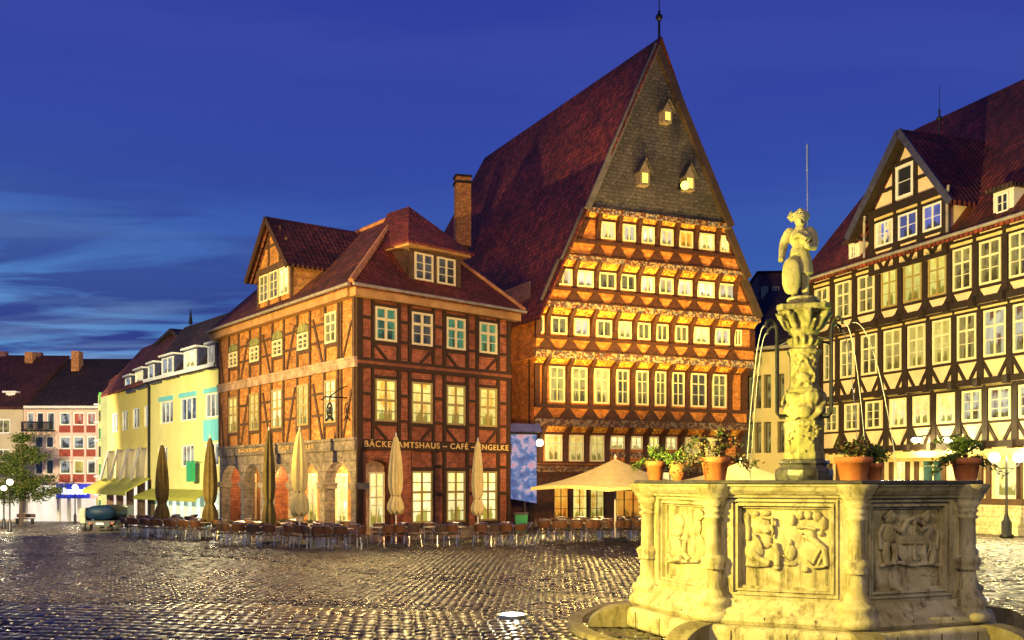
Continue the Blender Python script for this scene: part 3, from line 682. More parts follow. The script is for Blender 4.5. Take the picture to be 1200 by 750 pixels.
mat['ridge'] = plain('ridge_tiles', (.42, .20, .09), (.24, .10, .05), .8, 3, .01)
build_cafe()
# ================================================================== the tall gabled guild house
FK = Frame(at_px(622, 54.4), 54.4, (2700, 1150), (-580, 1150))
def carved(name, cols, scale=9.0):
    m, t = new_mat(name); tcn = t.add('TexCoord')
    v = t.add('TexVoronoi', ins={'Vector': (tcn, 'UV'), 'Scale': scale}); sc = t.add('SeparateColor', ins={0: (v, 'Color')})
    rp = t.ramp(sc, [(i / (len(cols) - 1), c) for i, c in enumerate(cols)], 'CONSTANT')
    nz = t.add('TexNoise', ins={'Vector': (tcn, 'UV'), 'Scale': scale * 2.2, 'Detail': 3.0}); r2 = t.ramp(nz, [(.4, (.35, .3, .3)), (.6, (1.3, 1.3, 1.3))])
    mx = t.mix(1.0, rp, r2, 'MULTIPLY'); finish(t, C3(mx), .6, nz, .05); return m
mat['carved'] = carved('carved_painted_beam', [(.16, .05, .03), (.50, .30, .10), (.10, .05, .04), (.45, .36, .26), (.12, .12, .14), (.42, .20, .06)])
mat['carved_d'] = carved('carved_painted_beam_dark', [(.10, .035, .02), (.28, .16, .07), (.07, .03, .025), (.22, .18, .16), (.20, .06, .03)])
mat['cove'] = carved('painted_cove_board', [(.66, .28, .04), (.74, .38, .06), (.55, .18, .03), (.72, .44, .09)], 4.0)
mat['infill'] = brick('infill_orange', (.60, .22, .05), (.46, .14, .03), (.34, .18, .08), bw=.3, rh=.1, ms=.006, nsc=1.5)
mat['timber_k'] = plain('timber_oxblood', (.080, .023, .010), (.028, .010, .006), .6, 5, .01)
def build_guild():
    F = FK; r = thing('gabled_guild_house', 'very tall gabled timber-framed house with red tiled roof and slate gable top', 'house', (F.o[0], F.o[1], 0))
    J = [0.0, .15, .6, 1.05, 1.45, 1.85, 2.15]
    # silhouette of the gable in the plane of the slate
    ys = -J[6]; xa, za = F.P(770, 48, ys); xl, zl = F.P(628, 357, -J[3]); xr, zr_ = F.P(888, 376, -J[3]); zev = (zl + zr_) / 2
    lx = lambda z: xl + (xa - xl) * (z - zev) / (za - zev); rx = lambda z: xr + (xa - xr) * (z - zev) / (za - zev)
    xw0, xw1 = 0.0, F.u(869, -.4)
    def zz(k, px, y): return F.z(y, F.u(px, -J[k]), -J[k])
    # per storey: reference px, [bottom, ornament top, sill bottom, sill top, window bottom, window top, top of cove], windows
    ST = [
        (1, 650, [548, 546, 543, 541, 541, 509, 500], [(638, 658), (666, 683), (690.5, 707), (714, 731), (738, 752), (759.5, 771), (779, 792), (802, 819), (826, 842)]),
        (2, 650, [500, 491, 478, 474, 472, 429, 421], [(643, 661), (669, 687), (695.6, 713), (721.6, 736), (744.5, 759), (766.6, 779.4), (786.6, 801), (808.6, 826.6), (834, 850)]),
        (3, 652, [421, 411, 397.5, 394.5, 392.5, 371, 362], [(628, 636.6), (645, 663.6), (672, 689.4), (698, 716), (724, 739), (746, 761), (768.4, 782), (790.4, 805), (812, 830), (837, 854), (859.6, 868)]),
        (4, 680, [364, 355.5, 342, 339, 337, 316.5, 308], [(648, 669.6), (675, 694.6), (701, 721), (726, 744), (750, 766), (771, 788), (793, 810), (816, 836), (841, 860)]),
        (5, 711, [310, 303, 288, 284, 281.5, 260, 247], [(703, 720), (729, 744), (751, 766), (773, 788), (795, 811), (818, 836), (843, 853)])]
    litw = {1: ['lit', 'lit', 'lit_k', 'lit_pale', 'lit_pale', 'lit_pale', 'lit_pale', 'lit_k', 'lit'], 2: ['lit_k', 'lit_k', 'lit_k', 'dim', 'dim', 'dim', 'dim_lead', 'dim_lead', 'dim'],
            3: ['green', 'dim', 'glow_white', 'dim', 'lit_pale', 'dim', 'dim', 'dim', 'lit_pale', 'glow_white', 'dim'], 4: ['glow_white', 'glow_white', 'dim', 'dim', 'glow_white', 'glow_white', 'glow_white', 'glow_white', 'glow_white'],
            5: ['lit_pale', 'glow_white', 'glow_white', 'glow_white', 'lit_orange', 'lit_pale', 'lit_pale']}
    prev_top = None; ztops = []
    for k, ref, yy, wins in ST:
        j = J[k]; jn = J[k + 1]; Z = [zz(k, ref, y) for y in yy]
        if prev_top is not None: Z[0] = prev_top
        prev_top = Z[6]; ztops.append(Z)
        L0 = lambda z: max(lx(z) + .25, xw0 - .1 * k) if k >= 3 else xw0 - .12 * (k > 1)
        R0 = lambda z: min(rx(z) - .25, xw1 + .12 * k) if k >= 3 else xw1 + .1 * k
        zb, zt = Z[0], Z[6] + .02
        if k >= 4: pts = [(lx(zb) + .3, zb), (rx(zb) - .3, zb), (rx(zt) - .3, zt), (lx(zt) + .3, zt)]
        else: pts = [(L0(zb), zb), (R0(zb), zb), (R0(zt), zt), (L0(zt), zt)]
        m = MB(F); m.prism(pts, -j, 2.5); m.build('storey_wall', mat['infill'], r)
        Lx = lambda z: (lx(z) + .32) if k >= 4 else L0(z); Rx = lambda z: (rx(z) - .32) if k >= 4 else R0(z)
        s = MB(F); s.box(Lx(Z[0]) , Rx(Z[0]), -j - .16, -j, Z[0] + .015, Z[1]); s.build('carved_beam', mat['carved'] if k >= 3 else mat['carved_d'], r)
        s = MB(F); s.box(Lx(Z[2]), Rx(Z[2]), -j - .20, -j, Z[2], Z[3]); s.box(Lx(Z[2]), Rx(Z[2]), -j - .13, -j, Z[1] , Z[1] + .09); s.build('sill_beam', mat['timber_k'], r)
        W = [(F.u(a, -j), F.u(b, -j)) for a, b in wins]
        cen = [(W[i][1] + W[i + 1][0]) / 2 for i in range(len(W) - 1)]
        step = (cen[-1] - cen[0]) / (len(cen) - 1)
        pc = list(cen)
        if cen[0] - step > Lx(Z[4]) + .3: pc.insert(0, cen[0] - step)
        if cen[-1] + step < Rx(Z[4]) - .3: pc.append(cen[-1] + step)
        if k < 3: pc = [W[0][0] - .28] + list(cen) + [W[-1][1] + .28, xw1 - .1]
        P = MB(F); 
        for c in pc: P.box(c - .14, c + .14, -j - .12, -j, Z[3], Z[5] + (Z[6] - Z[5]) * .2)
        P.box(Lx(Z[5]), Rx(Z[5]), -j - .07, -j, Z[5] + .01, Z[5] + .12)
        for e, sgn in ((Lx, 1), (Rx, -1)):
            P.prism([(e(Z[3]), Z[3]), (e(Z[3]) + sgn * .3, Z[3]), (e(Z[5]) + sgn * .3, Z[5]), (e(Z[5]), Z[5])][::sgn], -j - .13, -j)
        P.build('timber_posts', mat['timber_k'], r)
        if k >= 2:
            T = MB(F)
            for c in pc:
                T.cut(); hw = step * .40; 
                if c - hw < Lx(Z[1]) or c + hw > Rx(Z[1]): continue
                T.prism([(c - hw, Z[1] + .09), (c + hw, Z[1] + .09), (c + .12, Z[2]), (c - .12, Z[2])], -j - .075, -j)
            if T.v: T.pieces('fan_brace', mat['timber_k'], r)
        # cove boards under the jetty with brackets
        dj = max(jn - j, .3); cv = MB(F)
        for a, b in zip([Lx(Z[6])] + pc, pc + [Rx(Z[6])]):
            if b - a < .25: continue
            cv.cut()
            cv.poly([(a, -j - .02, Z[5] + .1), (b, -j - .02, Z[5] + .1), (b, -j - dj, Z[6] - .01), (a, -j - dj, Z[6] - .01)])
        cv.pieces('cove_board', mat['cove'], r)
        br = MB(F)
        for c in pc:
            br.cut(); q = [(-j - .0, Z[6]), (-j - dj - .22, Z[6]), (-j - dj - .16, Z[6] - .16), (-j - .28, Z[5] - .05), (-j - .16, Z[5] - .55), (-j, Z[5] - .6)]
            for s0, s1 in ((c - .11, c + .11),):
                br.poly([(s0, y, z) for y, z in q]); br.poly([(s1, y, z) for y, z in reversed(q)])
                for i in range(len(q)):
                    (ya, z1), (yb, z2) = q[i], q[(i + 1) % len(q)]; br.poly([(s0, ya, z1), (s1, ya, z1), (s1, yb, z2), (s0, yb, z2)])
        br.pieces('jetty_bracket', mat['timber_k'], r)
        for i, (a, b) in enumerate(W):
            zb_ = Z[4]; kw = dict(cols=2, bars=(.5,))
            if k == 2: kw = dict(cols=2, bars=(.35,), heavy=.70, mw=.05)
            if k == 1:
                if i >= 3 and i <= 6: zb_ = zz(1, 715, 527)
                else: kw = dict(cols=2, bars=(.4,), heavy=.7)
            if k >= 3: kw = dict(cols=2, bars=())
            window(r, F, a, b, zb_ + .03, Z[5] - .02, mat[litw[k][i]], y=-j - .02, fw=.09, dep=.09, **kw)
        if k == 1:
            g = MB(F); g.box(F.u(715, -j), F.u(796, -j), -j - .08, -j - .0, zz(1, 715, 536), zz(1, 715, 529.5)); g.build('gilt_board', mat['carved'], r)
    # ground floor
    Zg = zz(1, 650, 548)
    wg = [(650, 668), (672, 690), (692.5, 710)]
    m = MB(F); holes = [(F.u(a), F.u(b), F.z(612, F.u(660)), F.z(568, F.u(660))) for a, b in wg]; ho = (F.u(722), F.u(756), 0.15, F.z(574, F.u(722))); h2 = (F.u(775), F.u(800), .15, 3.2)
    wall(m, 0, xw1, 0, Zg, holes + [ho, h2], 0, .3); m.poly([(xw1, 0, 0), (xw1, 12, 0), (xw1, 12, 14), (xw1, 0, 14)]); m.build('ground_storey_wall', mat['timber_k'], r)
    for a, b in wg: window(r, F, F.u(a), F.u(b), F.z(612, F.u(660)), F.z(568, F.u(660)), mat['lit_orange'] if a < 660 else mat['lit'], fm=mat['timber_k'], y=.2, cols=2, bars=(.35, .7), fw=.06, mw=.04)
    window(r, F, ho[0], ho[1], ho[2], ho[3], mat['lit_orange'], fm=mat['timber_k'], y=.25, cols=3, bars=(.7,), name='glass_door')
    window(r, F, h2[0], h2[1], h2[2], h2[3], mat['lit_pale'], fm=mat['timber_k'], y=.25, cols=2, bars=(.7,), name='glass_door')
    s = MB(F); s.box(0, xw1, -.22, 0, Zg - .25, Zg); s.box(0, xw1, -.12, 0, 0, .45); s.build('sill_beam', mat['carved_d'], r)
    # slate gable top
    zsb = ztops[-1][6]; m = MB(F)
    m.prism([(lx(zsb) + .22, zsb), (rx(zsb) - .22, zsb), (xa, za - .25)], ys, 2.0); g = m.build('slate_gable', mat['slate'], r)
    s = MB(F); s.box(lx(zsb) + .2, rx(zsb) - .2, ys - .14, ys, zsb - .30, zsb - .02); s.build('carved_beam', mat['carved'], r)
    # roof
    yb = None
    for i in range(60, 500):
        x, y, _ = F.w(xa, i * .1, 0)
        if 600 + 1150 * x / y <= 568: yb = i * .1; break
    rf = MB(F); e = .35; drop = e * (za - zev) / (xa - xl)
    plate(rf, [(xl - e, ys - .1, zev - drop), (xa, ys - .45, za + .1), (xa, yb, za + .1), (xl - e, yb + 5.5, zev - drop)], .25); rf.build('roof', mat['roof_red'], r)
    rf = MB(F); plate(rf, [(xr, -1.3, zev), (xr, yb + 5.5, zev), (xa, yb, za + .1), (xa, ys - .45, za + .1)], .12); plate(rf, [(xl - e, yb + 5.5, zev - drop), (xa, yb, za + .1), (xr + e, yb + 5.5, zev - drop)], .2)
    rf.build('roof', mat['roof_red'], r)
    bb = MB(F)
    for zt, zb_, j in ((za - .3, zsb - .2, J[6]), (zsb - .1, ztops[4][0] - .1, J[5]), (ztops[3][6], zev + .1, J[4])):
        bb.cut()
        bb.beam(lx(zt) + .02, zt, lx(zb_) + .02, zb_, .34, -j - .30, -j - .16)
    bb.pieces('bargeboard', mat['verge'], r)
    bb = MB(F)
    for zt, zb_, j in ((za - .3, zsb - .2, J[6]), (zsb - .1, ztops[4][0] - .1, J[5]), (ztops[3][6], zev + .1, J[4])):
        bb.cut()
        bb.beam(rx(zt) - .30, zt, rx(zb_) - .30, zb_, .44, -j - .28, -j + .5)
    bb.pieces('bargeboard', mat['verge_d'], r)
    # little hatches in the slate
    for px, y0, y1, w_ in ((777, 118, 147, 10), (750.5, 186, 220, 11), (803, 192, 226, 11)):
        a, zt = F.P(px - w_ / 2, y0, ys); b, zb_ = F.P(px + w_ / 2, y1, ys); c = (a + b) / 2; sh = (zt - zb_) * .48
        m = MB(F); m.prism([(a, zb_), (b, zb_), (b, zb_ + sh * 1.05), (c, zt - .15), (a, zb_ + sh * 1.05)], ys - .45, ys); h = m.build('roof_hatch', mat['hatch_wood'], r)
        q = MB(F); q.poly([(a + .12, ys - .46, zb_ + .12), (b - .12, ys - .46, zb_ + .12), (b - .12, ys - .46, zb_ + sh * .9), (a + .12, ys - .46, zb_ + sh * .9)]); q.build('pane', mat['lit'], h)
        q = MB(F); plate(q, [(a - .16, ys - .62, zb_ + sh * .95), (c, ys - .62, zt), (c, ys + .1, zt), (a - .16, ys + .1, zb_ + sh * .95)], .06); plate(q, [(b + .16, ys - .62, zb_ + sh * .95), (b + .16, ys + .1, zb_ + sh * .95), (c, ys + .1, zt), (c, ys - .62, zt)], .06); q.tube([(c, ys - .58, zt), (c, ys - .58, zt + .55)], .035, 5); q.ball((c, ys - .58, zt + .35), .08, 6); q.build('hatch_roof', mat['slate'], h)
    # side wall towards the small house
    m = MB(F); m.poly([(0, 0, 0), (0, 22, 0), (0, 22, zev + 1.5), (0, 0, zev + 1.5)]); m.box(-1.6, 0, 2.2, 12, 4.6, zev + .4); m.build('side_wall', mat['brick_dark'], r)
    T = MB(F); T.box(-1.7, -.0, 2.1, 2.2, 4.5, 4.8)
    for z in (6.4, 8.5, 10.3): T.box(-1.65, 0, 2.12, 2.2, z, z + .25)
    for x in (-1.66, -.95, -.25): T.box(x, x + .22, 2.1, 2.2, 4.6, zev + .4)
    T.prism([(-.9, 4.8), (-.25, 4.8), (-.25, 6.0)], 2.1, 2.2)
    T.box(-.14, 0.14, -.14, 0, 0, zev - 1); T.build('timber_posts', mat['timber_black'], r)
    # chimney on the left slope
    cy = None
    c0x, c0y = at_px(542, 66), 66; q = MB(Frame(c0x, c0y, (1, .25)))
    zt_ = CAMH + (HOR - 209) / 1150 * 66; q.box(-.5, .5, -.45, .45, zt_ - 4.6, zt_); ch = q.build('chimney', mat['brick'], r)
    q = MB(Frame(c0x, c0y, (1, .25))); q.box(-.58, .58, -.53, .53, zt_ - .45, zt_ - .28); q.box(-.57, .57, -.52, .52, zt_, zt_ + .12); q.build('chimney_cap', mat['timber_black'], ch)
    # weather vane
    q = MB(F); q.tube([(xa, ys - .2, za - .1), (xa, ys - .2, za + 1.6)], .07, 6); q.tube([(xa, ys - .2, za + 1.5), (xa, ys - .2, za + 3.8)], .03, 5); q.ball((xa, ys - .2, za + 1.25), .2, 10)
    q.prism([(xa + .03, za + 2.4), (xa + .34, za + 2.3), (xa + .30, za + 2.6), (xa + .03, za + 2.65)], ys - .22, ys - .19); q.prism([(xa - .35, za + 2.45), (xa, za + 2.4), (xa, za + 2.55)], ys - .22, ys - .19)
    q.build('weather_vane', mat['metal_d'], r)
    # flood light on the gable
    hx, hz = F.P(801, 218, ys - 1.3); q = MB(F); q.box(hx - .22, hx + .22, ys - 1.35, ys - 1.1, hz - .18, hz + .18); q.tube([(hx, ys - 1.2, hz), (hx, ys - .6, hz)], .04, 5)
    fl = q.build('flood_lamp', mat['metal_d'], r); q = MB(F); q.lathe(0, 0, [(0.001, 0), (.17, 0)], 10)
    q = MB(F); q.ball((hx, ys - 1.42, hz), .24, 10); q.build('lamp_glass', mat['lamp_green'], fl)
    x, y, z = F.w(hx, ys - 1.6, hz); bulb('gable_flood_light', (x, y, z), 170, (.62, 1, .12))
    # wall lantern
    lx_, lz = F.P(632.5, 519, -.9); q = MB(F); q.tube([(lx_, 0, lz + .35), (lx_, -.9, lz + .35), (lx_, -.9, lz + .2)], .03, 6); q.box(lx_ - .16, lx_ + .16, -1.06, -.74, lz + .2, lz + .26); wl = q.build('wall_lantern', mat['metal_d'], r)
    q = MB(F); q.ball((lx_, -.9, lz), .2, 10); q.build('lamp_glass', mat['lamp'], wl, True); x, y, z = F.w(lx_, -1.25, lz); bulb('lantern_light', (x, y, z), 130, YEL)
    lx_, lz = F.P(674, 457, -1.3); 
mat['verge_d'] = plain('verge_dark', (.05, .028, .02), (.03, .018, .014), .7, 3, .004)
mat['verge'] = plain('verge_board', (.13, .11, .10), (.08, .07, .065), .7, 3, .004)
mat['hatch_wood'] = plain('hatch_wood', (.24, .18, .13), (.15, .11, .08), .8, 5, .004)
mat['lamp_green'] = glow('lamp_glass_green', (.75, 1.0, .12), 3.5)
build_guild()
# blue banner between the two houses, its lit look put in as glow
def build_banner():
    D = 50.5; F = Frame(at_px(598, D), D, (1, .12)); x1 = F.u(629); zt, zb = F.z(509, 0), F.z(590, 0)
    r = thing('hanging_banner', 'tall blue and violet banner hanging between the arcaded house and the gabled house', 'banner', (F.o[0], F.o[1], 0))
    m = MB(F); n = 14
    for i in range(n):
        a, b = x1 * i / n, x1 * (i + 1) / n; ya, yb = .05 * math.sin(a * 6), .05 * math.sin(b * 6)
        m.poly([(a, ya, zb + .25 * (1 - i / n)), (b, yb, zb + .25 * (1 - (i + 1) / n)), (b, yb, zt), (a, ya, zt)])
    c = m.build('cloth', mat['banner'], r); md = c.modifiers.new('thick', 'SOLIDIFY'); md.thickness = .02
    m = MB(F); m.tube([(-.1, 0, zt + .05), (x1 + .1, 0, zt + .05)], .05, 6); m.tube([(x1 * .55, 0, 0), (x1 * .55, 0.1, zt + .05)], .05, 6); m.build('pole', mat['metal_d'], r)
    m = MB(F); m.prism([(-.15, zt + .12), (x1 + .2, zt + .12), (x1 + .1, zt + .5), (0, zt + .55)], -.5, .6); m.build('canopy', mat['cloth_blue'], r)
m, t = new_mat('banner_print_glow'); g = t.add('TexCoord')
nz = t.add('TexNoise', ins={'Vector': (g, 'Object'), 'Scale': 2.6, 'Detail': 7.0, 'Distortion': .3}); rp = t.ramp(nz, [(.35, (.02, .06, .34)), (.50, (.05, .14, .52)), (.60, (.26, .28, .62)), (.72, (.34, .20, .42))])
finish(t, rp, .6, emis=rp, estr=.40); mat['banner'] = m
mat['cloth_blue'] = plain('cloth_blue', (.06, .08, .35), (.04, .05, .25), .7, 3, .003)
build_banner()
# ================================================================== black and white timber house on the right
DR = 60.0; FT = Frame(at_px(948, DR), DR, (415, -1150)); 
def build_right():
    F = FT; r = thing('black_timbered_house', 'long black and cream timber-framed house with red roof and gabled bay, behind the fountain', 'house', (F.o[0], F.o[1], 0))
    L = F.u(1262); TB = mat['timber_black']; A = []
    rows = {
      'A': ((1162, 281, 332), [(957, 972), (981, 998), (1007, 1026), (1034, 1053), (1060, 1082), (1089, 1111), (1118, 1140.5), (1149, 1175), (1184, 1210), (1221, 1250)]),
      'B': ((1167, 362, 417), [(966.5, 979.5), (986, 1002), (1011, 1029), (1037, 1058), (1065, 1086), (1094, 1116.5), (1123, 1146), (1154, 1181), (1188.5, 1216), (1226, 1256)]),
      'C': ((1173, 454, 491.5), [(968, 983), (991, 1008), (1015.5, 1034), (1044.6, 1064), (1071, 1091), (1099, 1121), (1128.6, 1152), (1160, 1186.5), (1195, 1222), (1232, 1262)])}
    lit = {'A': 'dim dim dim lit_y lit_y lit_y dim dim dim dim', 'B': 'dim dim dim dim_y dim_y dim_y dim dim_c dim_c dim', 'C': 'dim dim dim lit_pale lit_pale lit_pale dim_c dim_c dim_c dim'}
    jet = {'A': .45, 'B': .22, 'C': 0.0}
    z_pl = F.z(592, F.u(1180)); zA1 = F.z(262, F.u(1162, -.45), -.45); ze = zA1 + .25
    U = F.u; lev = {}
    for k, (ref, W) in rows.items():
        j = jet[k]; u = U(ref[0], -j); lev[k] = (F.z(ref[2], u, -j), F.z(ref[1], u, -j))
    floor = {'C': (F.z(524, U(1160)), F.z(450, U(1160))), 'B': (F.z(450, U(1160)), F.z(356, U(1160))), 'A': (F.z(356, U(1160)), ze)}
    # storeys
    for k in 'CBA':
        ref, W = rows[k]; j = jet[k]; zb, zt = floor[k]; w0, w1 = lev[k]
        m = MB(F); m.box(-.1 * 0, L, -j, 1.0, zb, zt); m.build('plaster_wall', mat['plaster'], r)
        T = MB(F); WU = [(U(a, -j), U(b, -j)) for a, b in W]; cen = [(WU[i][1] + WU[i + 1][0]) / 2 for i in range(len(WU) - 1)]
        st = (cen[-1] - cen[0]) / (len(cen) - 1); pc = [WU[0][0] - (cen[0] - WU[0][1]) - .05] + cen + [L - .2]
        y0 = -j - .13
        for c in pc: T.box(c - .17, c + .17, y0, -j, zb, zt)
        T.box(0, L, y0 - .04, -j, zb + .0, zb + .30); T.box(0, L, y0 + .02, -j, w0 - .14, w0 - .03)
        T.box(0, L, y0 + .02, -j, w1 + .30, w1 + .40); T.box(0, L, y0 + .01, -j, w1 + .02, w1 + .1)
        T.box(0, L, y0 - .02, -j, zt - .14, zt)
        for c in pc[1:-1]:
            hb = (w0 - .14) - (zb + .30)
            for s in (-1, 1): T.beam(c + s * .10, w0 - .14, c + s * (.12 + hb * .62), zb + .30, .15, y0 + .035, -j)
        T.build('timber_frame', TB, r)
        K = MB(F)
        for c in pc:
            K.box(c - .14, c + .14, y0 - .28, y0 - .04, zb - .10, zb + .30); K.cut()
        K.pieces('beam_end', TB, r)
        S = MB(F)
        for (a, b) in WU: S.box(a - .1, b + .1, y0 - .02, y0 + .05, w1 + .12, w1 + .26); S.cut()
        S.pieces('cove_moulding', mat['plaster_y2'], r)
        for (a, b), pm in zip(WU, lit[k].split()): 
            window(r, F, a + .02, b - .02, w0, w1, mat[pm], fm=mat['frame_backlit'] if pm == 'lit_y' else None, y=-j - .02, cols=2, bars=(.34,) if k != 'C' else (.33, .66), heavy=.66 if k != 'C' else None, fw=.10, mw=.09, dep=.09)
    # ground storey
    zc = floor['C'][0]
    m = MB(F); gw = [(958, 972), (985, 1000), (1018, 1032), (1048, 1062), (1078, 1104), (1131, 1147), (1163, 1192), (1200, 1232)]
    hs = [(U(a), U(b), (F.z(582, U(1170)) if i != 4 else .2), F.z(533, U(1170)) if i != 4 else F.z(527, U(1090))) for i, (a, b) in enumerate(gw)]
    wall(m, 0, L, z_pl, zc, [(a, b, max(c, z_pl + .05), d) for a, b, c, d in hs], 0, .25); m.build('ground_storey_wall', mat['plaster'], r)
    T = MB(F)
    for a, b, c, d in hs:
        T.box(a - .30, a - .04, -.12, 0, z_pl + .3, zc); T.box(b + .04, b + .30, -.12, 0, z_pl + .3, zc)
    T.box(0, L, -.17, 0, z_pl, z_pl + .3); T.build('timber_frame', mat['timber_brown2'], r)
    for i, (a, b, c, d) in enumerate(hs):
        window(r, F, a, b, max(c, z_pl + .05), d, mat['lit_pale'] if i not in (4,) else mat['green'], y=.18, cols=2 if b - a < 1.6 else 3, bars=(.35, .7), fw=.07, mw=.05)
    c = MB(F); c.box(0, L, -.5, 0, zc - .42, zc - .1); c.box(0, L, -.3, 0, zc - .6, zc - .42); c.build('cornice', mat['plaster_y2'], r)
    P = MB(F); P.box(0, L, -.25, .2, 0, z_pl - .005); P.build('plinth', mat['stone_plinth'], r)
    # entrance lamps
    for px in (1074, 1110):
        x, z = F.P(px, 515, -1.0); q = MB(F); q.box(x - .3, x + .3, -1.1, -.85, z + .10, z + .18); q.tube([(x, -1, z + .1), (x, -.1, z + .3)], .035, 6); e = q.build('entrance_lamp', mat['metal_d'], r)
        q = MB(F); q.ball((x, -1.0, z - .02), .24, 10, (1.2, 1, .6)); q.build('lamp_glass', mat['lamp'], e); a = F.w(x, -1.0, z - .35); bulb('entrance_light', a, 420, (1, .85, .35))
    # roof
    xr0 = -.35; W2 = 8.3; zr = 25.1; W = 8.3; zu = ze + .05
    rf = MB(F); plate(rf, [(xr0, -.95, zu - .5), (L + 4, -.95, zu - .5), (L + 4, W, zr), (xr0 + .2, W, zr)], .22); rf.build('roof', mat['roof_red'], r)
    rf = MB(F); plate(rf, [(xr0, 2 * W + .9, zu - .5), (xr0, W, zr), (L + 4, W, zr), (L + 4, 2 * W + .9, zu - .5)], .22); rf.build('roof', mat['roof_red'], r)
    m = MB(F); m.poly([(0, 0, 0), (0, 2 * W, 0), (0, 2 * W, zu), (0, W, zr - .5), (0, 0, zu)]); m.build('end_wall', mat['plaster'], r)
    g = MB(F); g.tube([(0, -1.05, zu - .45), (L + 1, -1.05, zu - .45)], .09, 6); g.build('gutter', mat['lead'], r)
    g = MB(F); g.box(0, L, -.8, -.45, zu - .52, zu - .30); g.build('eaves_board', mat['plaster_y2'], r)
    # gabled bay
    j = .60; yj = -j; x0, x1 = U(1020, yj), U(1111, yj); zb = ze + .0; zt = F.z(224, x1, yj); xa, za = F.P(1054.5, 152, yj - .5)
    zb = F.z(298, x1, yj)
    m = MB(F); m.box(x0, x1, yj, 6.5, zb, zt); m.prism([(x0, zt), (x1, zt), ((x0 + x1) / 2, za - .5)], yj, 8.0); b = m.build('gabled_bay', mat['plaster'], r)
    T = MB(F); DW = [(1028, 1048), (1054, 1076.5), (1083, 1105.5)]; DU = [(U(a, yj), U(b_, yj)) for a, b_ in DW]; dz0, dz1 = F.z(269.5, U(1094, yj), yj), F.z(239, U(1094, yj), yj)
    posts = [x0 + .15] + [(DU[i][1] + DU[i + 1][0]) / 2 for i in range(2)] + [x1 - .15]
    for p in posts: T.box(p - .17, p + .17, yj - .12, yj, zb, zt)
    T.box(x0 - .1, x1 + .1, yj - .22, yj, zt - .1, zt + .35); T.box(x0, x1, yj - .1, yj, dz1 + .02, dz1 + .14); T.box(x0, x1, yj - .1, yj, dz0 - .2, dz0 - .03); T.box(x0, x1, yj - .15, yj, zb, zb + .22)
    for p in posts[1:-1] + [posts[0], posts[-1]]:
        for s in (-1, 1):
            e = p + s * .95
            if x0 < e < x1: T.beam(p + s * .1, dz0 - .2, e, zb + .1, .2, yj - .09, yj)
    cxm = (x0 + x1) / 2; hh = za - .5 - zt
    aw = [(U(1051, yj), U(1071.5, yj), F.z(233, U(1060, yj), yj) + .05, F.z(193, U(1060, yj), yj))]
    for s in (aw[0][0] - .14, aw[0][1] + .14): T.box(s - .12, s + .12, yj - .1, yj, zt + .35, aw[0][3] + .15)
    half = lambda z: (x1 - x0) / 2 * (1 - (z - zt) / hh)
    for z in (zt + hh * .34,):
        T.box(cxm - half(z), aw[0][0] - .1, yj - .08, yj, z, z + .17); T.box(aw[0][1] + .1, cxm + half(z), yj - .08, yj, z, z + .17)
    z = aw[0][3] + .05; T.box(cxm - half(z), cxm + half(z), yj - .09, yj, z, z + .2)
    T.beam(cxm - .7, z + .1, cxm + .25, z + 1.6, .13, yj - .07, yj); T.beam(cxm + .7, z + .1, cxm - .25, z + 1.6, .13, yj - .075, yj)
    T.build('timber_frame', TB, b)
    for i, (a, c) in enumerate(DU): window(r, F, a, c, dz0, dz1, mat['blue_reflect'] if i else mat['blue_reflect_lit'], fm=mat['frame_w'], y=yj - .02, cols=2, bars=(.5,), fw=.10, mw=.08, dep=.08)
    window(r, F, *aw[0], mat['dark'], fm=mat['frame_w'], y=yj - .02, cols=1, bars=(.5,), fw=.16, dep=.08)
    S = MB(F)
    for a, c in DU: S.box(a - .05, c + .05, yj - .16, yj, dz1 + .16, dz1 + .28); S.cut()
    S.pieces('cove_moulding', mat['plaster_y2'], b)
    rf = MB(F); ex = .75; dz = ex * hh / ((x1 - x0) / 2)
    plate(rf, [(x0 - ex - .5, yj - .55, zt - dz * .8), (xa, yj - .55, za + .05), (xa, 6.4, za + .05), (x0 - ex - .5, 1.2, zt - dz * .8)], .25); plate(rf, [(x1 + ex, yj - .55, zt - dz + .25), (x1 + ex, .8, zt - dz + .25), (xa, 6.4, za + .05), (xa, yj - .55, za + .05)], .25)
    rf.build('bay_roof', mat['roof_red'], r)
    rf = MB(F); o_ = -.27; plate(rf, [(x0 - ex - .5, yj - .54, zt - dz * .8 + o_), (xa, yj - .54, za + .05 + o_), (xa, yj + .1, za + .05 + o_), (x0 - ex - .5, yj + .1, zt - dz * .8 + o_)], .03); rf.build('bay_soffit', mat['timber_black'], r)
    bb = MB(F); bb.beam(x0 - ex - .5, zt - dz * .8 - .1, xa, za - .08, .36, yj - .66, yj - .56); bb.beam(x1 + ex, zt - dz + .15, xa, za - .08, .36, yj - .66, yj - .56); bb.build('bargeboard', mat['slate_blue'], r)
    g = MB(F)
    for xx in (x0 - .15, x1 + .25): g.tube([(xx + .3, yj - .5, zt + .1), (xx + .25, yj - .5, zt - .2), (xx, yj - .3, zt - .7), (xx, yj - .3, zu - .2)], .07, 6); g.cut()
    g.pieces('downpipe', mat['lead'], r)
    # finial with ball
    q = MB(F); q.tube([(xa, 1.5, za), (xa, 1.5, za + 1.4)], .05, 6); q.ball((xa, 1.5, za + .9), .17, 10, (1, 1, .7)); q.tube([(xa, 1.5, za + 1.3), (xa, 1.5, za + 2.6)], .015, 5); q.build('finial', mat['metal_d'], r)
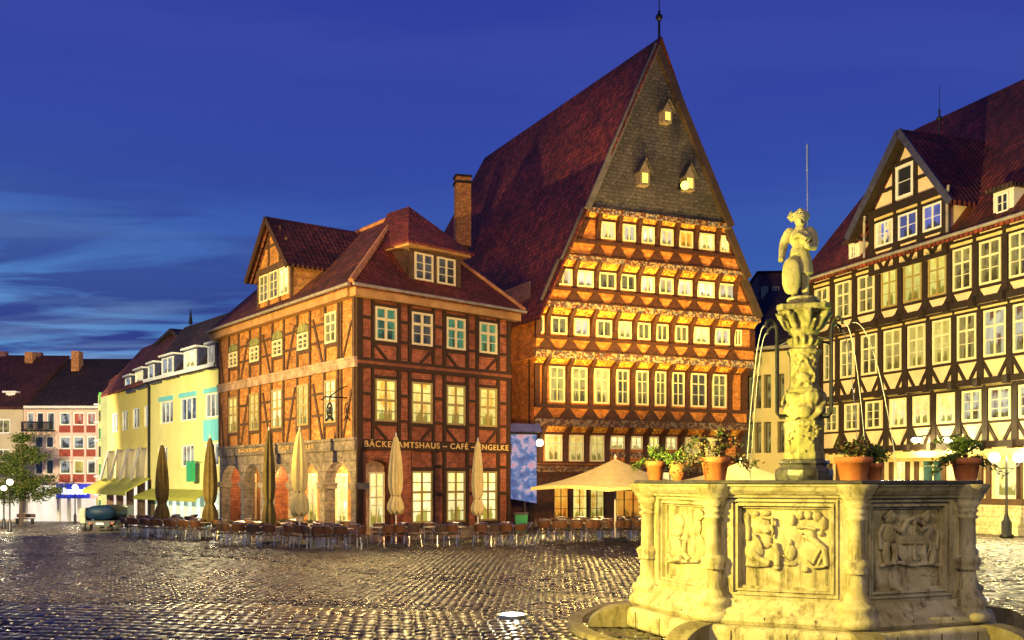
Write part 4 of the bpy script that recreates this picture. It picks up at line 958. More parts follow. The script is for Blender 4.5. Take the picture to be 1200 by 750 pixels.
    # small roof dormers
    for px0, px1, yt, yb in ((996, 1006, 289, 304), (1166, 1186, 230, 252)):
        yy = -.35; a, b2 = U(px0, yy), U(px1, yy); z1 = F.z(yt, a, yy); z0 = F.z(yb, a, yy); m = MB(F); m.box(a - .1, b2 + .1, yy, 4, z0 - .6, z1 + .15); d = m.build('roof_dormer', mat['plaster_w'], r)
        m = MB(F); m.box(a - .3, b2 + .3, yy - .3, 4, z1 + .15, z1 + .32); m.build('dormer_roof', mat['roof_dark'], d)
        window(r, F, a + .15, b2 - .15, z0, z1, mat['dark'], fm=mat['frame_w'], y=yy - .02, cols=2, bars=(.5,))
mat['dim_y'] = pane('pane_dim_yellow', (.75, .62, .14), (.40, .28, .05), 1.0, scale=1.3)
mat['dim_c'] = pane('pane_dim_cool', (.62, .62, .42), (.14, .05, .03), .9, scale=1.2, lo=.42, hi=.55)
mat['lit_y'] = pane('pane_lit_lemon', (.95, .88, .20), (.70, .55, .08), .9, scale=1.5)
mat['blue_reflect_lit'] = pane('pane_blue_reflection_lit', (.9, .65, .22), (.12, .16, .50), 1.0, scale=1.5, lo=.5, hi=.55)  # warm lit patch beside the same glowing blue reflection
mat['dark'] = pane('pane_black', (.02, .025, .04), (.008, .008, .012), .5)
mat['plaster_y2'] = plain('moulding_yellow', (.66, .52, .22), (.50, .38, .15), .8, 2, .003)
mat['timber_brown2'] = plain('timber_warm', (.085, .042, .018), (.05, .024, .010), .7, 4, .005)
mat['stone_plinth'] = brick('plinth_sandstone', (.60, .50, .28), (.52, .42, .22), (.25, .19, .10), bw=1.3, rh=.42, ms=.012, nsc=1.2)
mat['slate_blue'] = plain('slate_verge', (.05, .05, .11), (.03, .03, .06), .5, 4, .004)
build_right()
# ================================================================== sand-coloured modern building between them
def build_sand():
    D = 64.0; F = Frame(at_px(866, D), D, (1, -.62)); L = F.u(985)
    r = thing('sand_coloured_building', 'sand coloured modern building with tall slot windows, between gabled house and fountain column', 'building', (F.o[0], F.o[1], 0))
    z1 = F.z(410, F.u(874)); m = MB(F); H = []
    for yt, yb in ((440, 479), (495, 531)):
        for p, q in ((873.6, 881.6), (884.5, 892), (895, 903.5), (911, 919), (929, 937), (948, 957)): H.append((F.u(p), F.u(q), F.z(yb, F.u(877)), F.z(yt, F.u(877))))
    wall(m, 0, L, 0, z1, H, 0, .6); m.build('wall', mat['plaster_c'], r)
    for a, b, c, d in H: window(r, F, a, b, c, d, mat['dim'], fm=mat['timber_brown2'], y=.58, cols=1, bars=(), fw=.07)
    rf = MB(F); plate(rf, [(-.3, -.5, z1), (L, -.5, z1), (L, 7, z1 + 5), (-.3, 7, z1 + 5)], .3); rf.build('roof', mat['roof_dark'], r)
    m = MB(F); m.box(-.4, L, -.7, -.5, z1 - .15, z1 + .05); m.build('eaves', mat['lead'], r)
    m = MB(F); m.poly([(0, 0, 0), (0, 8, 0), (0, 8, z1 + 5), (0, 0, z1)]); m.build('side_wall', mat['plaster_c'], r)
build_sand()
def build_block():
    D = 78; F = Frame(at_px(889, D), D, (1, -.1)); r = thing('flat_roofed_block', 'dark flat-topped block rising behind the sand coloured building', 'building', (F.o[0], F.o[1], 0))
    m = MB(F); m.box(0, F.u(950), 0, 8, 0, F.z(320, 0)); m.build('wall', mat['brick_dark'], r)
    m = MB(F); m.box(-.15, F.u(950) + .15, -.15, 8.1, F.z(320, 0), F.z(318, 0)); m.build('roof', mat['timber_black'], r)
    for p, q in ((892, 900), (905, 913)):
        window(r, F, F.u(p), F.u(q), F.z(350, 1), F.z(336, 1), mat['dark'], y=0, cols=2, bars=())
build_block()
# ================================================================== yellow buildings on the left
def build_yellow():
    # near wing
    D1 = 52.6; F1 = Frame(at_px(180, 0) , 0, (1, 0))
    x1, y1 = at_px(259, 52.9), 52.9; d = np.array([-910., 1150]); d /= np.linalg.norm(d)
    t = 0
    while 600 + 1150 * (x1 + d[0] * t) / (y1 + d[1] * t) > 176: t += .02
    bx, by = x1 + d[0] * t, y1 + d[1] * t; F = Frame(bx, by, -d); L = t; gb = gz(bx, by) - .3
    r = thing('pale_yellow_building', 'pale yellow rendered building with turquoise trim and dormers, left of the arcaded brick house', 'building', (bx, by, gb))
    U = F.u; z1 = F.z(427, L); m = MB(F)
    w2 = [(187.5, 202.5), (211, 230), (240, 257)]; w1 = [(185, 196), (212, 227), (240, 256)]
    ref = lambda yt, yb, px: (F.z(yb, U(px)), F.z(yt, U(px)))
    a2 = ref(465.5, 493, 220); a1 = ref(521, 547, 220)
    H = [(U(p), U(q), *a2) for p, q in w2] + [(U(p), U(q), *a1) for p, q in w1]
    zg = F.z(574, U(215)); wall(m, 0, L, zg, z1, H, 0, .2); m.build('wall', mat['plaster_g'], r)
    for i, (a, b, c, d_) in enumerate(H): window(r, F, a, b, c, d_, mat['pane_c'] if i % 2 else mat['dim_c'], fm=mat['frame_w'], y=.12, cols=3, bars=(), fw=.09, mw=.08)
    C = MB(F)
    for p, q in w2: C.box(U(p) - .1, U(q) + .1, -.06, 0, a2[1] + .02, a2[1] + .28); C.cut()
    C.box(U(239), L, -.05, 0, a1[1] + 0.1, a2[0] - .1); C.pieces('turquoise_panel', mat['cyan'], r)
    S = MB(F); S.poly([(0, .3, gb), (L, .3, gb), (L, .3, zg), (0, .3, zg)]); S.build('shop_window', mat['shop_g'], r)
    S = MB(F)
    for k in range(9): x = L * (k + .5) / 9; S.box(x - .05, x + .05, .1, .28, gb, zg)
    S.box(0, L, 0, .28, zg - .2, zg); S.build('shop_mullions', mat['frame_w'], r)
    A = MB(F); za, zb = F.z(575, U(200)) + .1, F.z(588, U(180)); plate(A, [(.0, -.02, za), (L - 1, -.02, za), (L - 1, -1.0, za - .45), (0, -1.0, za - .45)], .06); A.box(0, L - 1, -1.02, -.98, za - .65, za - .45); A.build('awning', mat['awning_y'], r)
    G = MB(F); x, z = F.P(223, 553, -.5); G.lathe(0, 0, [(0, 0)], 3) if False else None; G.box(x - .35, x + .35, -.6, -.35, z - .55, z + .55); G.box(x - .30, x + .30, -.615, -.6, z - .45, z + .45); G.tube([(x - .8, -.45, z + .6), (x + .8, -.45, z + .6)], .025, 5); G.tube([(x, -.45, z + .6), (x, 0, z + .6)], .03, 5)
    tag(G.build('hanging_sign', mat['green_sign']), 'green rectangular hanging sign on the pale yellow facade', 'sign')
    rf = MB(F); plate(rf, [(-.1, -.4, z1), (L, -.4, z1), (L, 2.2, z1 + 3.6), (-.1, 2.2, z1 + 3.6)], .2); plate(rf, [(-.1, 2.2, z1 + 3.6), (L, 2.2, z1 + 3.6), (L, 9, z1 + 4.2), (-.1, 9, z1 + 4.2)], .2); rf.build('roof', mat['roof_dark'], r)
    e = MB(F); e.box(0, L, -.45, -.1, z1 - .12, z1 + .08); e.build('eaves', mat['frame_w'], r)
    for p, q, yt, yb in ((191, 204, 419, 438), (217, 231, 411, 431), (245, 260, 404, 425)):
        yy = -.28; a, b = U(p, yy), min(U(q, yy), L - .1); c0, c1 = F.z(yb, U((p + q) / 2, yy), yy), F.z(yt, U((p + q) / 2, yy), yy)
        m = MB(F); m.box(a - .18, b + .18, yy, 3, c0 - .3, c1 + .1); dd = m.build('roof_dormer', mat['slate_blue'], r); m = MB(F); m.box(a - .25, b + .25, yy - .2, 2, c1 + .1, c1 + .2); m.build('dormer_roof', mat['frame_w'], dd)
        window(r, F, a, b, c0, c1, mat['lit_pale'] if p == 217 else mat['pane_c'], fm=mat['frame_w'], y=yy - .02, cols=2, bars=())
    dp = MB(F); dp.tube([(.1, -.12, gb), (.1, -.12, z1 - .3), (-.2, -.4, z1)], .08, 6); dp.build('downpipe', mat['metal_d'], r)
    # chimney and antenna
    q = MB(F); xx = U(229, 3.5); zt = F.z(383, xx, 3.5); q.box(xx - .55, xx + .55, 3, 4.1, z1 + 2, zt); ch = q.build('chimney', mat['brick_dark'], r)
    q = MB(F); q.tube([(xx - .9, 3.5, z1 + 2.5), (xx - .9, 3.5, zt + .3)], .04, 5); q.tube([(xx - 1.6, 3.5, zt - .3), (xx - .3, 3.5, zt - .1)], .025, 4); q.tube([(xx - .9, 3.5, zt + .3), (xx - .85, 3.5, zt + 1.3)], [.16, .02], 6); q.build('antenna', mat['metal_d'], r)
    # far wing: turned a little further away
    d2 = np.array([-790., 1150]); d2 /= np.linalg.norm(d2); t = 0
    while 600 + 1150 * (bx + d2[0] * t) / (by + d2[1] * t) > 126: t += .02
    cx_, cy_ = bx + d2[0] * t, by + d2[1] * t; F = Frame(cx_, cy_, -d2); L = t; gb = gz(cx_, cy_) - .3; U = F.u
    r = thing('yellow_building', 'stronger yellow building with angled bay windows, beyond the dark downpipe', 'building', (cx_, cy_, gb))
    z1 = F.z(447, L - .1); m = MB(F); ws = [(131.5, 138), (143, 149.5), (155.5, 163), (169, 178)]
    a2 = (F.z(502, U(160)), F.z(478, U(160))); H = [(U(p), min(U(q), L - .3), *a2) for p, q in ws]; zb = F.z(527, U(150)); 
    wall(m, 0, L, zb, z1, H, 0, .2); m.build('wall', mat['plaster_y'], r)
    for a, b, c, d_ in H: window(r, F, a, b, c, d_, mat['pane_c'], fm=mat['frame_w'], y=.1, cols=2, bars=(), fw=.09)
    # angled glazed storey
    zc = F.z(562, U(150)); n = 4
    for k in range(n):
        a, b = L * k / n + .15, L * (k + 1) / n - .15; m = MB(F)
        m.poly([(a, -.5, zc), (b, -1.1, zc), (b, -.55, zb), (a, .0, zb)]); o = m.build('bay_window', mat['shop'], r); q = MB(F)
        q.tube([(a, -.5, zc), (b, -1.1, zc), (b, -.55, zb), (a, 0, zb), (a, -.5, zc)], .08, 5); q.build('frame', mat['lead'], o)
    m = MB(F); m.box(0, L, -.02, .5, zc, zb); m.build('bay_wall', mat['plaster_c'], r)
    A = MB(F); plate(A, [(-1, -.1, zc + .1), (L + .2, -.1, zc + .1), (L + .1, -1.5, zc - .7), (-1, -1.5, zc - .7)], .1); A.box(-1, L + .1, -1.53, -1.48, zc - 1.0, zc - .7); A.build('awning', mat['awning_y'], r)
    S = MB(F); S.poly([(0, .4, gb), (L, .4, gb), (L, .4, zc), (0, .4, zc)]); S.build('shop_window', mat['shop'], r)
    S = MB(F)
    for k in range(5): x = L * k / 4; S.box(x - .25, x + .25, .0, .38, gb, zc); S.cut()
    S.pieces('shop_pier', mat['timber_grey'], r)
    rf = MB(F); zr = z1 + 7.6; plate(rf, [(-.4, -.4, z1), (L, -.4, z1), (L, 2.5, z1 + 3.6), (-.4, 2.5, z1 + 3.6)], .2)
    rf.build('roof', mat['roof_rust'], r)
    # rust-coloured roof end seen over the dormers
    m = MB(F); p0, p1, p2 = F.P(128, 446, 2.6), F.P(206, 387, 2.6), F.P(250, 420, 2.6)
    m.poly([(p0[0] - 1, 2.6, z1), (p2[0], 2.6, z1 + .5), (p2[0], 2.6, p2[1]), (p1[0], 2.6, p1[1]), (p0[0], 2.6, p0[1]), (p0[0] - 1, 2.6, p0[1] - 1)]); m.build('roof', mat['roof_rust'], r)
    m = MB(F); plate(m, [(p0[0] - 1.2, 2.2, p0[1] - 1), (p1[0], 2.2, p1[1] + .1), (p1[0], 9, p1[1] + .1), (p0[0] - 1.2, 9, p0[1] - 1)], .25); plate(m, [(p1[0], 2.2, p1[1] + .1), (p2[0], 2.2, p2[1]), (p2[0], 9, p2[1]), (p1[0], 9, p1[1] + .1)], .25); m.build('roof', mat['roof_dark'], r)
    for p, q, yt, yb in ((148, 154, 443, 455), (160, 168, 435, 450), (175, 181.5, 428, 444)):
        yy = -.25; a, b = U(p, yy), U(q, yy); c0, c1 = F.z(yb, U((p + q) / 2, yy), yy), F.z(yt, U((p + q) / 2, yy), yy)
        m = MB(F); m.box(a - .15, b + .15, yy, 2.6, c0 - .3, c1 + .1); dd = m.build('roof_dormer', mat['slate_blue'], r); m = MB(F); m.box(a - .2, b + .25, yy - .2, 2, c1 + .1, c1 + .2); m.build('dormer_roof', mat['frame_w'], dd)
        window(r, F, a, b, c0, c1, mat['pane_c'] if p != 160 else mat['lit_pale'], fm=mat['frame_w'], y=yy - .02, cols=1, bars=())
    # green stair tower at its far end
    D = 82.0; F = Frame(at_px(112.5, D), D, (1, -.2)); g0 = gz(F.o[0], D) - .3; x1 = F.u(125)
    r = thing('stair_tower', 'narrow pale green stair tower between pink building and yellow building', 'tower', (F.o[0], D, g0))
    m = MB(F); z1 = F.z(455, x1); xm = F.u(118); m.prism([(xm, g0), (x1 + .4, g0), (x1 + .4, z1), (xm, F.z(466, 0))], 0, 5); m.build('wall', mat['plaster_green'], r)
    m = MB(F); m.box(0, xm, .3, 5, g0, F.z(462, 0)); m.build('recessed_wall', mat['plaster_g'], r)
    for k in range(7):
        z = g0 + 1.5 + k * 1.5
        b = MB(F); b.box(.1, xm - .1, .2, .3, z, z + .9); b.build('stair_window', mat['dim_lead'] if k % 2 else mat['green'], r)
        b = MB(F); b.box(.0, xm, -.3, .2, z - .2, z - .08); b.build('ledge', mat['frame_w'], r)
mat['pane_c'] = pane('pane_cool', (.50, .52, .46), (.06, .06, .05), .7, scale=1.3, lo=.45, hi=.55)
mat['awning_y'] = plain('awning_olive', (.33, .32, .045), (.27, .26, .035), .8, 2, .003)
mat['green_sign'] = plain('sign_green', (.02, .30, .12), (.015, .24, .10), .5, 6, .002)
mat['plaster_green'] = plain('plaster_green', (.38, .42, .20), (.30, .34, .16), .8, 1, .003)
build_yellow()
# ================================================================== far row: pink grid building and beige house
def build_far():
    D = 89.0; F = Frame(at_px(27, D), D, (1, 0)); gb = gz(F.o[0], D) - .1; L = F.u(122)
    r = thing('pink_concrete_building', 'pink concrete-framed building with red panels under dark roof, over the blue shop sign', 'building', (F.o[0], D, gb))
    X = lambda px: F.u(px); Z = lambda py: F.z(py, 0)
    m = MB(F); lw = [(31, 39.5), (42, 51), (54, 64)]; rw = [(69, 82.5), (85, 98.5), (101, 112)]
    H = [(X(a), X(b), Z(504), Z(483)) for a, b in lw] + [(X(a), X(b), Z(yb), Z(yt)) for a, b in ((40, 50), (53, 62.5)) for yt, yb in ((511, 525), (538, 556))] + [(X(a), X(b), Z(yb), Z(yt)) for a, b in rw for yt, yb in ((483, 507), (511, 535), (539, 565))]
    wall(m, 0, L, Z(569), Z(477), H, 0, .35); m.build('concrete_frame', mat['pink'], r)
    for k, (a, b, c, d) in enumerate(H):
        if k >= 7:
            zz = c + (d - c) * .36; m = MB(F); m.box(a, b, .1, .2, c, zz); m.build('red_panel', mat['redpanel'], r)
            pm = {3: mat['lit_red'], 6: mat['lit_red'], 5: mat['dim_y']}.get(k - 7, mat['pane_c'])
            window(r, F, a, b, zz, d, pm, fm=mat['frame_w'], y=.2, cols=1, bars=(), fw=.12)
        else: window(r, F, a, b, c, d, mat['pane_c'] if k in (0, 2) else mat['dark'], fm=mat['frame_w'], y=.2, cols=1, bars=(), fw=.1)
    q = MB(F)
    for k in range(30): x = X(29) + (X(65) - X(29)) * k / 29; q.tube([(x, -.6, Z(504)), (x, -.6, Z(495))], .03, 4)
    q.tube([(X(29), -.6, Z(495)), (X(65), -.6, Z(495))], .05, 5); q.box(X(29), X(65), -.7, 0, Z(506), Z(504)); q.build('balcony', mat['metal_d'], r)
    # shop floor
    s = MB(F); s.poly([(0, .4, gb), (L, .4, gb), (L, .4, Z(569)), (0, .4, Z(569))]); s.build('shop_window', mat['shop'], r)
    s = MB(F)
    for px in (27, 66, 78, 90, 112): s.box(X(px), X(px) + .25, .1, .38, gb, Z(569)); s.cut()
    s.pieces('shop_pier', mat['plaster_w'], r)
    s = MB(F); s.box(X(68), X(108), -.35, -.02, Z(584), Z(567)); sg = s.build('shop_sign', mat['sign_blue'], r)
    s = MB(F); rr = random.Random(4); x = X(72)
    while x < X(104.5):
        w_ = rr.uniform(.20, .34)
        if not (X(87) < x < X(89)): s.box(x, x + w_, -.42, -.36, Z(579), Z(573.6) + (rr.random() < .25) * .15)
        x += w_ + .10
    s.build('glowing_letters', mat['sign_white'], sg)
    s = MB(F); s.box(X(108), X(122), -.4, -.02, Z(584), Z(569)); s.build('shop_sign', mat['sign_red'], r)
    p = MB(F); p.box(X(113), X(122), -.05, .4, gb, Z(584)); p.build('shop_pier', mat['plaster_green'], r)
    rf = MB(F); plate(rf, [(X(26), -.4, Z(477)), (L + .5, -.4, Z(477)), (L + .5, 7, Z(421) + .9), (X(39), 7, Z(421) + .9)], .25); rf.build('roof', mat['roof_dark'], r)
    e = MB(F); e.box(0, L, -.5, 0, Z(479), Z(476)); e.build('eaves', mat['plaster_w'], r)
    c = MB(F)
    xx, zz = F.P(90.5, 412, 5.5); c.box(xx - .36, xx + .36, 5, 6, zz - 2.4, zz); c.build('chimney', mat['brick_lit'], r)
    # beige house
    F = Frame(at_px(-60, D), D - .3, (1, 0)); L = F.u(27); X = lambda px: F.u(px)
    r = thing('beige_house', 'beige rendered house with dark red roof at the left edge', 'house', (F.o[0], D, gb))
    m = MB(F); H = [(X(a), X(b), Z(yb), Z(yt)) for a, b in ((-30, -12), (-6, 12)) for yt, yb in ((491, 508), (526, 540))]
    wall(m, 0, L, gb, Z(477), H, 0, .3); m.build('wall', mat['plaster_w2'], r)
    for a, b, c_, d in H: window(r, F, a, b, c_, d, mat['dim'], fm=mat['frame_w'], y=.15, cols=2, bars=(), fw=.12)
    s = MB(F); s.box(X(-50), X(24), -.1, -.02, gb + .3, Z(575)); s.build('shop_window', mat['shop'], r)
    rf = MB(F); plate(rf, [(0, -.4, Z(477)), (L + .1, -.4, Z(477)), (X(41), 7, Z(417) + .9), (0, 7, Z(416) + .9)], .25); rf.build('roof', mat['roof_brown2'], r)
    c = MB(F); xx, zz = F.P(36.5, 413, 6.2); c.box(xx - .42, xx + .3, 5.8, 6.6, zz - 1.3, zz); c.build('chimney', mat['brick_lit'], r)
    c = MB(F); xx, zz = F.P(45, 413, 7); c.box(xx - .3, xx + .3, 6.8, 7.4, zz - 1.3, zz); c.build('chimney', mat['brick_dark'], r)
    c = MB(F); xx, zz = F.P(4, 412, 7); c.box(xx - .3, xx + .3, 6.8, 7.4, zz - 1.3, zz); c.build('chimney', mat['brick_dark'], r)
    yy = 1.2; a, b = X(-1), X(9.5); m = MB(F); m.box(a, b, yy, 4, Z(471), Z(459)); d = m.build('roof_dormer', mat['frame_w'], r); window(r, F, a + .25, b - .25, Z(468), Z(461.5), mat['dark'], fm=mat['frame_w'], y=yy - .02, cols=1, bars=())
    m = MB(F); m.box(a - .2, b + .3, yy - .3, 4, Z(459), Z(457)); m.build('dormer_roof', mat['frame_w'], d)
mat['lit_red'] = pane('pane_lit_red', (.80, .14, .04), (.75, .55, .40), .9, scale=1.2, lo=.45, hi=.55)
mat['sign_blue'] = glow('sign_blue', (.02, .03, .35), .9)
mat['sign_white'] = glow('sign_white', (.85, .88, 1.0), 3.0)
mat['sign_red'] = glow('sign_red_white', (.75, .30, .28), .8)
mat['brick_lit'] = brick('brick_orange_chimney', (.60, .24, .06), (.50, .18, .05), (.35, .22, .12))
mat['plaster_w2'] = plain('plaster_beige', (.52, .44, .28), (.44, .37, .24), .85, .8, .003)
mat['roof_brown2'] = tiles('roof_tiles_maroon', (.11, .028, .018), (.07, .02, .014))
build_far()
# ================================================================== the fountain
FCX, FCY, FR_ = 5.218, 17.407, 2.8
def stone_mat(name, c1, c2, moss, dirt_crease, rough_=False):
    m, t = new_mat(name); tcn = t.add('TexCoord'); o = (tcn, 'Object')
    nz = t.add('TexNoise', ins={'Vector': o, 'Scale': 2.2, 'Detail': 8.0, 'Roughness': .65}); rp = t.ramp(nz, [(.3, c2), (.7, c1)])
    n2 = t.add('TexNoise', ins={'Vector': o, 'Scale': 1.1, 'Detail': 6.0, 'Roughness': .7, 'Distortion': .6}); r2 = t.ramp(n2, [(.47, (0, 0, 0)), (.62, (1, 1, 1))])
    mx = t.mix(t.math('MULTIPLY', r2, .7), rp, moss)
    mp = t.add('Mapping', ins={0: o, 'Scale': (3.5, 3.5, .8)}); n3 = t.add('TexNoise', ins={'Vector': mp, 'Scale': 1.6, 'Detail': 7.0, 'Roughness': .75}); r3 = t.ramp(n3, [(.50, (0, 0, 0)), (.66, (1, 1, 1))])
    mx = t.mix(t.math('MULTIPLY', r3, .8), C3(mx), dirt_crease)
    ge = t.add('NewGeometry'); pt = t.ramp((ge, 'Pointiness'), [(.44, (1, 1, 1)), (.49, (0, 0, 0))]); mx = t.mix(t.math('MULTIPLY', pt, .6), C3(mx), dirt_crease)  # hollow creases also take the dark tone
    n4 = t.add('TexNoise', ins={'Vector': o, 'Scale': 26.0 if not rough_ else 13.0, 'Detail': 9.0, 'Roughness': .8})
    finish(t, C3(mx), .82, n4, .02 if not rough_ else .06, spec=.25); return m
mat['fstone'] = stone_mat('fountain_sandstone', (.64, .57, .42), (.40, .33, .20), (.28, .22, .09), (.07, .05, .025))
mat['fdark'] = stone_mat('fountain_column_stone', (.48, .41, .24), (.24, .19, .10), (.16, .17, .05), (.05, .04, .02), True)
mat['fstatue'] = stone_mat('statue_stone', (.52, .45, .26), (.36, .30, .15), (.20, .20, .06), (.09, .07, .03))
mat['rim'] = plain('wet_rim_stone', (.10, .09, .08), (.04, .035, .03), .25, 5, .006)
mat['water'] = plain('water_dark', (.02, .03, .03), (.01, .015, .015), .05, 3, .01)
mat['wet_joint'] = plain('joint_dark', (.06, .045, .02), (.03, .02, .01), .9, 6, .002)
m, t = new_mat('water_jet'); b = t.add('BsdfPrincipled', ins={'Base Color': (.8, .84, .8), 'Roughness': .12, 'Transmission Weight': .55, 'IOR': 1.33}); t.add('OutputMaterial', ins={0: b}); mat['jet'] = m
def remesh(o, vox, smooth=True, disp=0.0):
    md = o.modifiers.new('fuse', 'REMESH'); md.mode = 'VOXEL'; md.voxel_size = vox; md.use_smooth_shade = True
    if smooth: s = o.modifiers.new('soft', 'SMOOTH'); s.factor = .5; s.iterations = 1
def build_fountain():
    rot = R(-24.3 - 157.5); cor = [(FCX + FR_ * math.cos(rot + k * math.pi / 4), FCY + FR_ * math.sin(rot + k * math.pi / 4)) for k in range(9)]
    r = thing('fountain', 'octagonal carved sandstone fountain with central column and knight statue in the foreground', 'fountain', (FCX, FCY, 0))
    st = mat['fstone']; S = FR_ * 2 * math.sin(math.pi / 8)
    L = lambda prof, nm, m_=st, n=8: MB().lathe(FCX, FCY, prof, n, True, rot).build(nm, m_, r)
    # steps, plinth, cornice
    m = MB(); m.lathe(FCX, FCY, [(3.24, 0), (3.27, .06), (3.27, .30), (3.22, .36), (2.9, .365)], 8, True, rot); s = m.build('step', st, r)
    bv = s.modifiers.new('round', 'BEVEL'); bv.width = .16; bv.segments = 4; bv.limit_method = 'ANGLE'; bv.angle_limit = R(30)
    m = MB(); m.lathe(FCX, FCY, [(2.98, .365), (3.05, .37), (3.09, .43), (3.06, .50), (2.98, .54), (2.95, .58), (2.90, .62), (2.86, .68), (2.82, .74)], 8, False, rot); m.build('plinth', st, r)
    m = MB(); m.lathe(FCX, FCY, [(2.76, 2.315), (2.80, 2.32), (2.82, 2.36), (2.86, 2.37), (2.93, 2.43), (2.96, 2.49), (3.0, 2.50), (3.0, 2.53)], 8, False, rot); m.build('cornice', st, r)
    m = MB(); m.lathe(FCX, FCY, [(3.03, 2.532), (3.04, 2.545), (3.04, 2.58), (3.02, 2.588), (2.55, 2.588), (2.52, 2.58), (2.52, 2.45)], 8, False, rot); m.build('rim', mat['rim'], r)
    m = MB(); m.lathe(FCX, FCY, [(2.5, 2.38), (.01, 2.38)], 8, False, rot); m.build('water_surface', mat['water'], r)
    m = MB(); m.lathe(FCX, FCY, [(2.52, 2.5), (2.52, .3)], 8, False, rot); m.build('basin_lining', mat['fdark'], r)
    # facets
    for k in range(8):
        (ax, ay), (bx, by) = cor[k], cor[k + 1]; F = Frame(ax, ay, (bx - ax, by - ay)); w = MB(F)
        z0, z1 = .72, 2.32; a, b = .27, S - .27
        w.box(.05, a, .07, .30, z0, z1); w.box(b, S - .05, .07, .30, z0, z1); w.box(a, b, .07, .30, z0, .80); w.box(a, b, .07, .30, 2.29, z1)
        for i, (e, y) in enumerate(((.0, .045), (.032, .11), (.064, .075), (.10, .15))):
            c = (.032, .032, .036, .04)[i]; x0, x1, c0, c1 = a + e, b - e, .80 + e, 2.29 - e
            w.box(x0, x0 + c, y, .30, c0, c1); w.box(x1 - c, x1, y, .30, c0, c1); w.box(x0 + c, x1 - c, y, .30, c0, c0 + c); w.box(x0 + c, x1 - c, y, .30, c1 - c, c1)
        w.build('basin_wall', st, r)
        p = MB(F); yp = .20; p.poly([(a + .13, yp, .93), (b - .13, yp, .93), (b - .13, yp, 2.16), (a + .13, yp, 2.16)]); pn = p.build('relief_panel', st, r)
        if k in (0, 1, 2):
            q = MB(F); cx0, cy0, sc = {0: (720, 560, 3.947), 1: (860, 590, 7.5), 2: (980, 560, 3.945)}[k]
            def pt(x, y, off=0): u, z = F.P(cx0 + x / sc, cy0 + y / sc, yp); return (u, yp - off, z)
            def sz(d): u0, _ = F.P(cx0 + 300 / sc, 600, yp); x_, y_, _ = F.w(u0, yp, 0); return d / sc / (1150 / y_)
            vx = 1 / abs((F.u(cx0 + 400 / sc, yp) - F.u(cx0 + 300 / sc, yp)) / sz(100)) if True else 1
            def bl(x, y, rx, rz, dp=.06): q.ball(pt(x, y, .0), 1.0, 14, (max(sz(rx) / vx, .012), dp, max(sz(rz), .012)))
            def tb(pts, rr, off=.02): q.tube([pt(x, y, off) for x, y in pts], max(sz(rr), .012), 8)
            if k == 0: pt = lambda x, y, off=0, pt_=pt: (pt_(x, y)[0], yp - off * 1.6 - .02, pt_(x, y)[2])
            if k == 1:
                bl(240, 190, 90, 78, .07); bl(300, 225, 48, 55, .08); tb([(335, 180), (350, 240), (335, 300)], 10, .06); bl(195, 90, 32, 26, .05); bl(290, 85, 38, 26, .05); bl(112, 125, 36, 48, .05); tb([(115, 130), (128, 230), (125, 320)], 22); bl(285, 330, 55, 70, .06)
                bl(180, 420, 90, 85, .07); tb([(170, 265), (235, 340), (250, 385)], 14, .07); tb([(180, 430), (230, 490), (320, 525)], 30, .05); tb([(360, 350), (385, 440), (380, 540)], 30, .04); bl(380, 560, 36, 32, .08); tb([(110, 530), (200, 540), (330, 530)], 24, .03)
                tb([(270, 250), (320, 245)], 9, .09); tb([(250, 120), (345, 130), (350, 190)], 14, .07)
                for x, y, a_, b_ in ((515, 145, 34, 52), (585, 103, 37, 42), (657, 103, 37, 42), (737, 115, 44, 46), (788, 175, 36, 62), (765, 262, 28, 30)): bl(x, y, a_, b_, .075)
                bl(640, 235, 82, 45, .07); bl(660, 275, 60, 60, .08); tb([(565, 215), (640, 205), (725, 225)], 14, .08); bl(605, 265, 14, 12, .12); tb([(585, 290), (600, 300)], 8, .10); tb([(680, 300), (740, 350), (800, 400), (815, 550)], 26, .05); bl(690, 430, 110, 110, .06)
                tb([(760, 400), (700, 520)], 12, .07); tb([(790, 430), (740, 540)], 12, .07); tb([(640, 500), (700, 560), (800, 550)], 14, .05); bl(630, 580, 38, 30, .08); bl(495, 345, 28, 34, .06); bl(500, 430, 50, 75, .06); bl(500, 530, 66, 24, .05); tb([(450, 470), (400, 430)], 10)
            elif k == 2:
                for s, hx in ((1, 240), (-1, 412)):
                    bl(hx, 185, 30, 30, .10); tb([(hx - 32, 185), (hx, 155), (hx + 32, 185)], 9, .05); bl(hx + 2, 255, 32, 52, .08); tb([(hx - 18 * s, 300), (hx - 25 * s, 350), (hx - 15 * s, 400)], 17, .05); tb([(hx + 14 * s, 305), (hx + 22 * s, 350), (hx + 12 * s, 400)], 15, .05)
                    tb([(hx + 10 * s, 225), (hx + 45 * s, 250), (hx + 70 * s, 200)], 12, .07); tb([(hx - 28 * s, 215), (hx - 50 * s, 260), (hx - 42 * s, 330)], 10, .03)
                bl(345, 300, 78, 100, .07); q.tube([pt(345 + 78 * math.cos(a_), 300 + 100 * math.sin(a_), .045) for a_ in np.linspace(0, 6.283, 25)], .014, 6); tb([(300, 200), (345, 185), (390, 215)], 11, .07); tb([(195, 408), (280, 390), (345, 405), (400, 395), (480, 405)], 9, .03)
                tb([(345, 220), (345, 380)], 6, .075); tb([(290, 300), (400, 300)], 6, .075); tb([(325, 245), (365, 355)], 6, .075)
            else:
                bl(300, 205, 28, 40, .07); bl(298, 245, 24, 28, .09); bl(285, 320, 40, 62, .07); tb([(270, 350), (290, 380), (330, 370)], 14, .05); tb([(318, 280), (335, 340)], 10, .05)
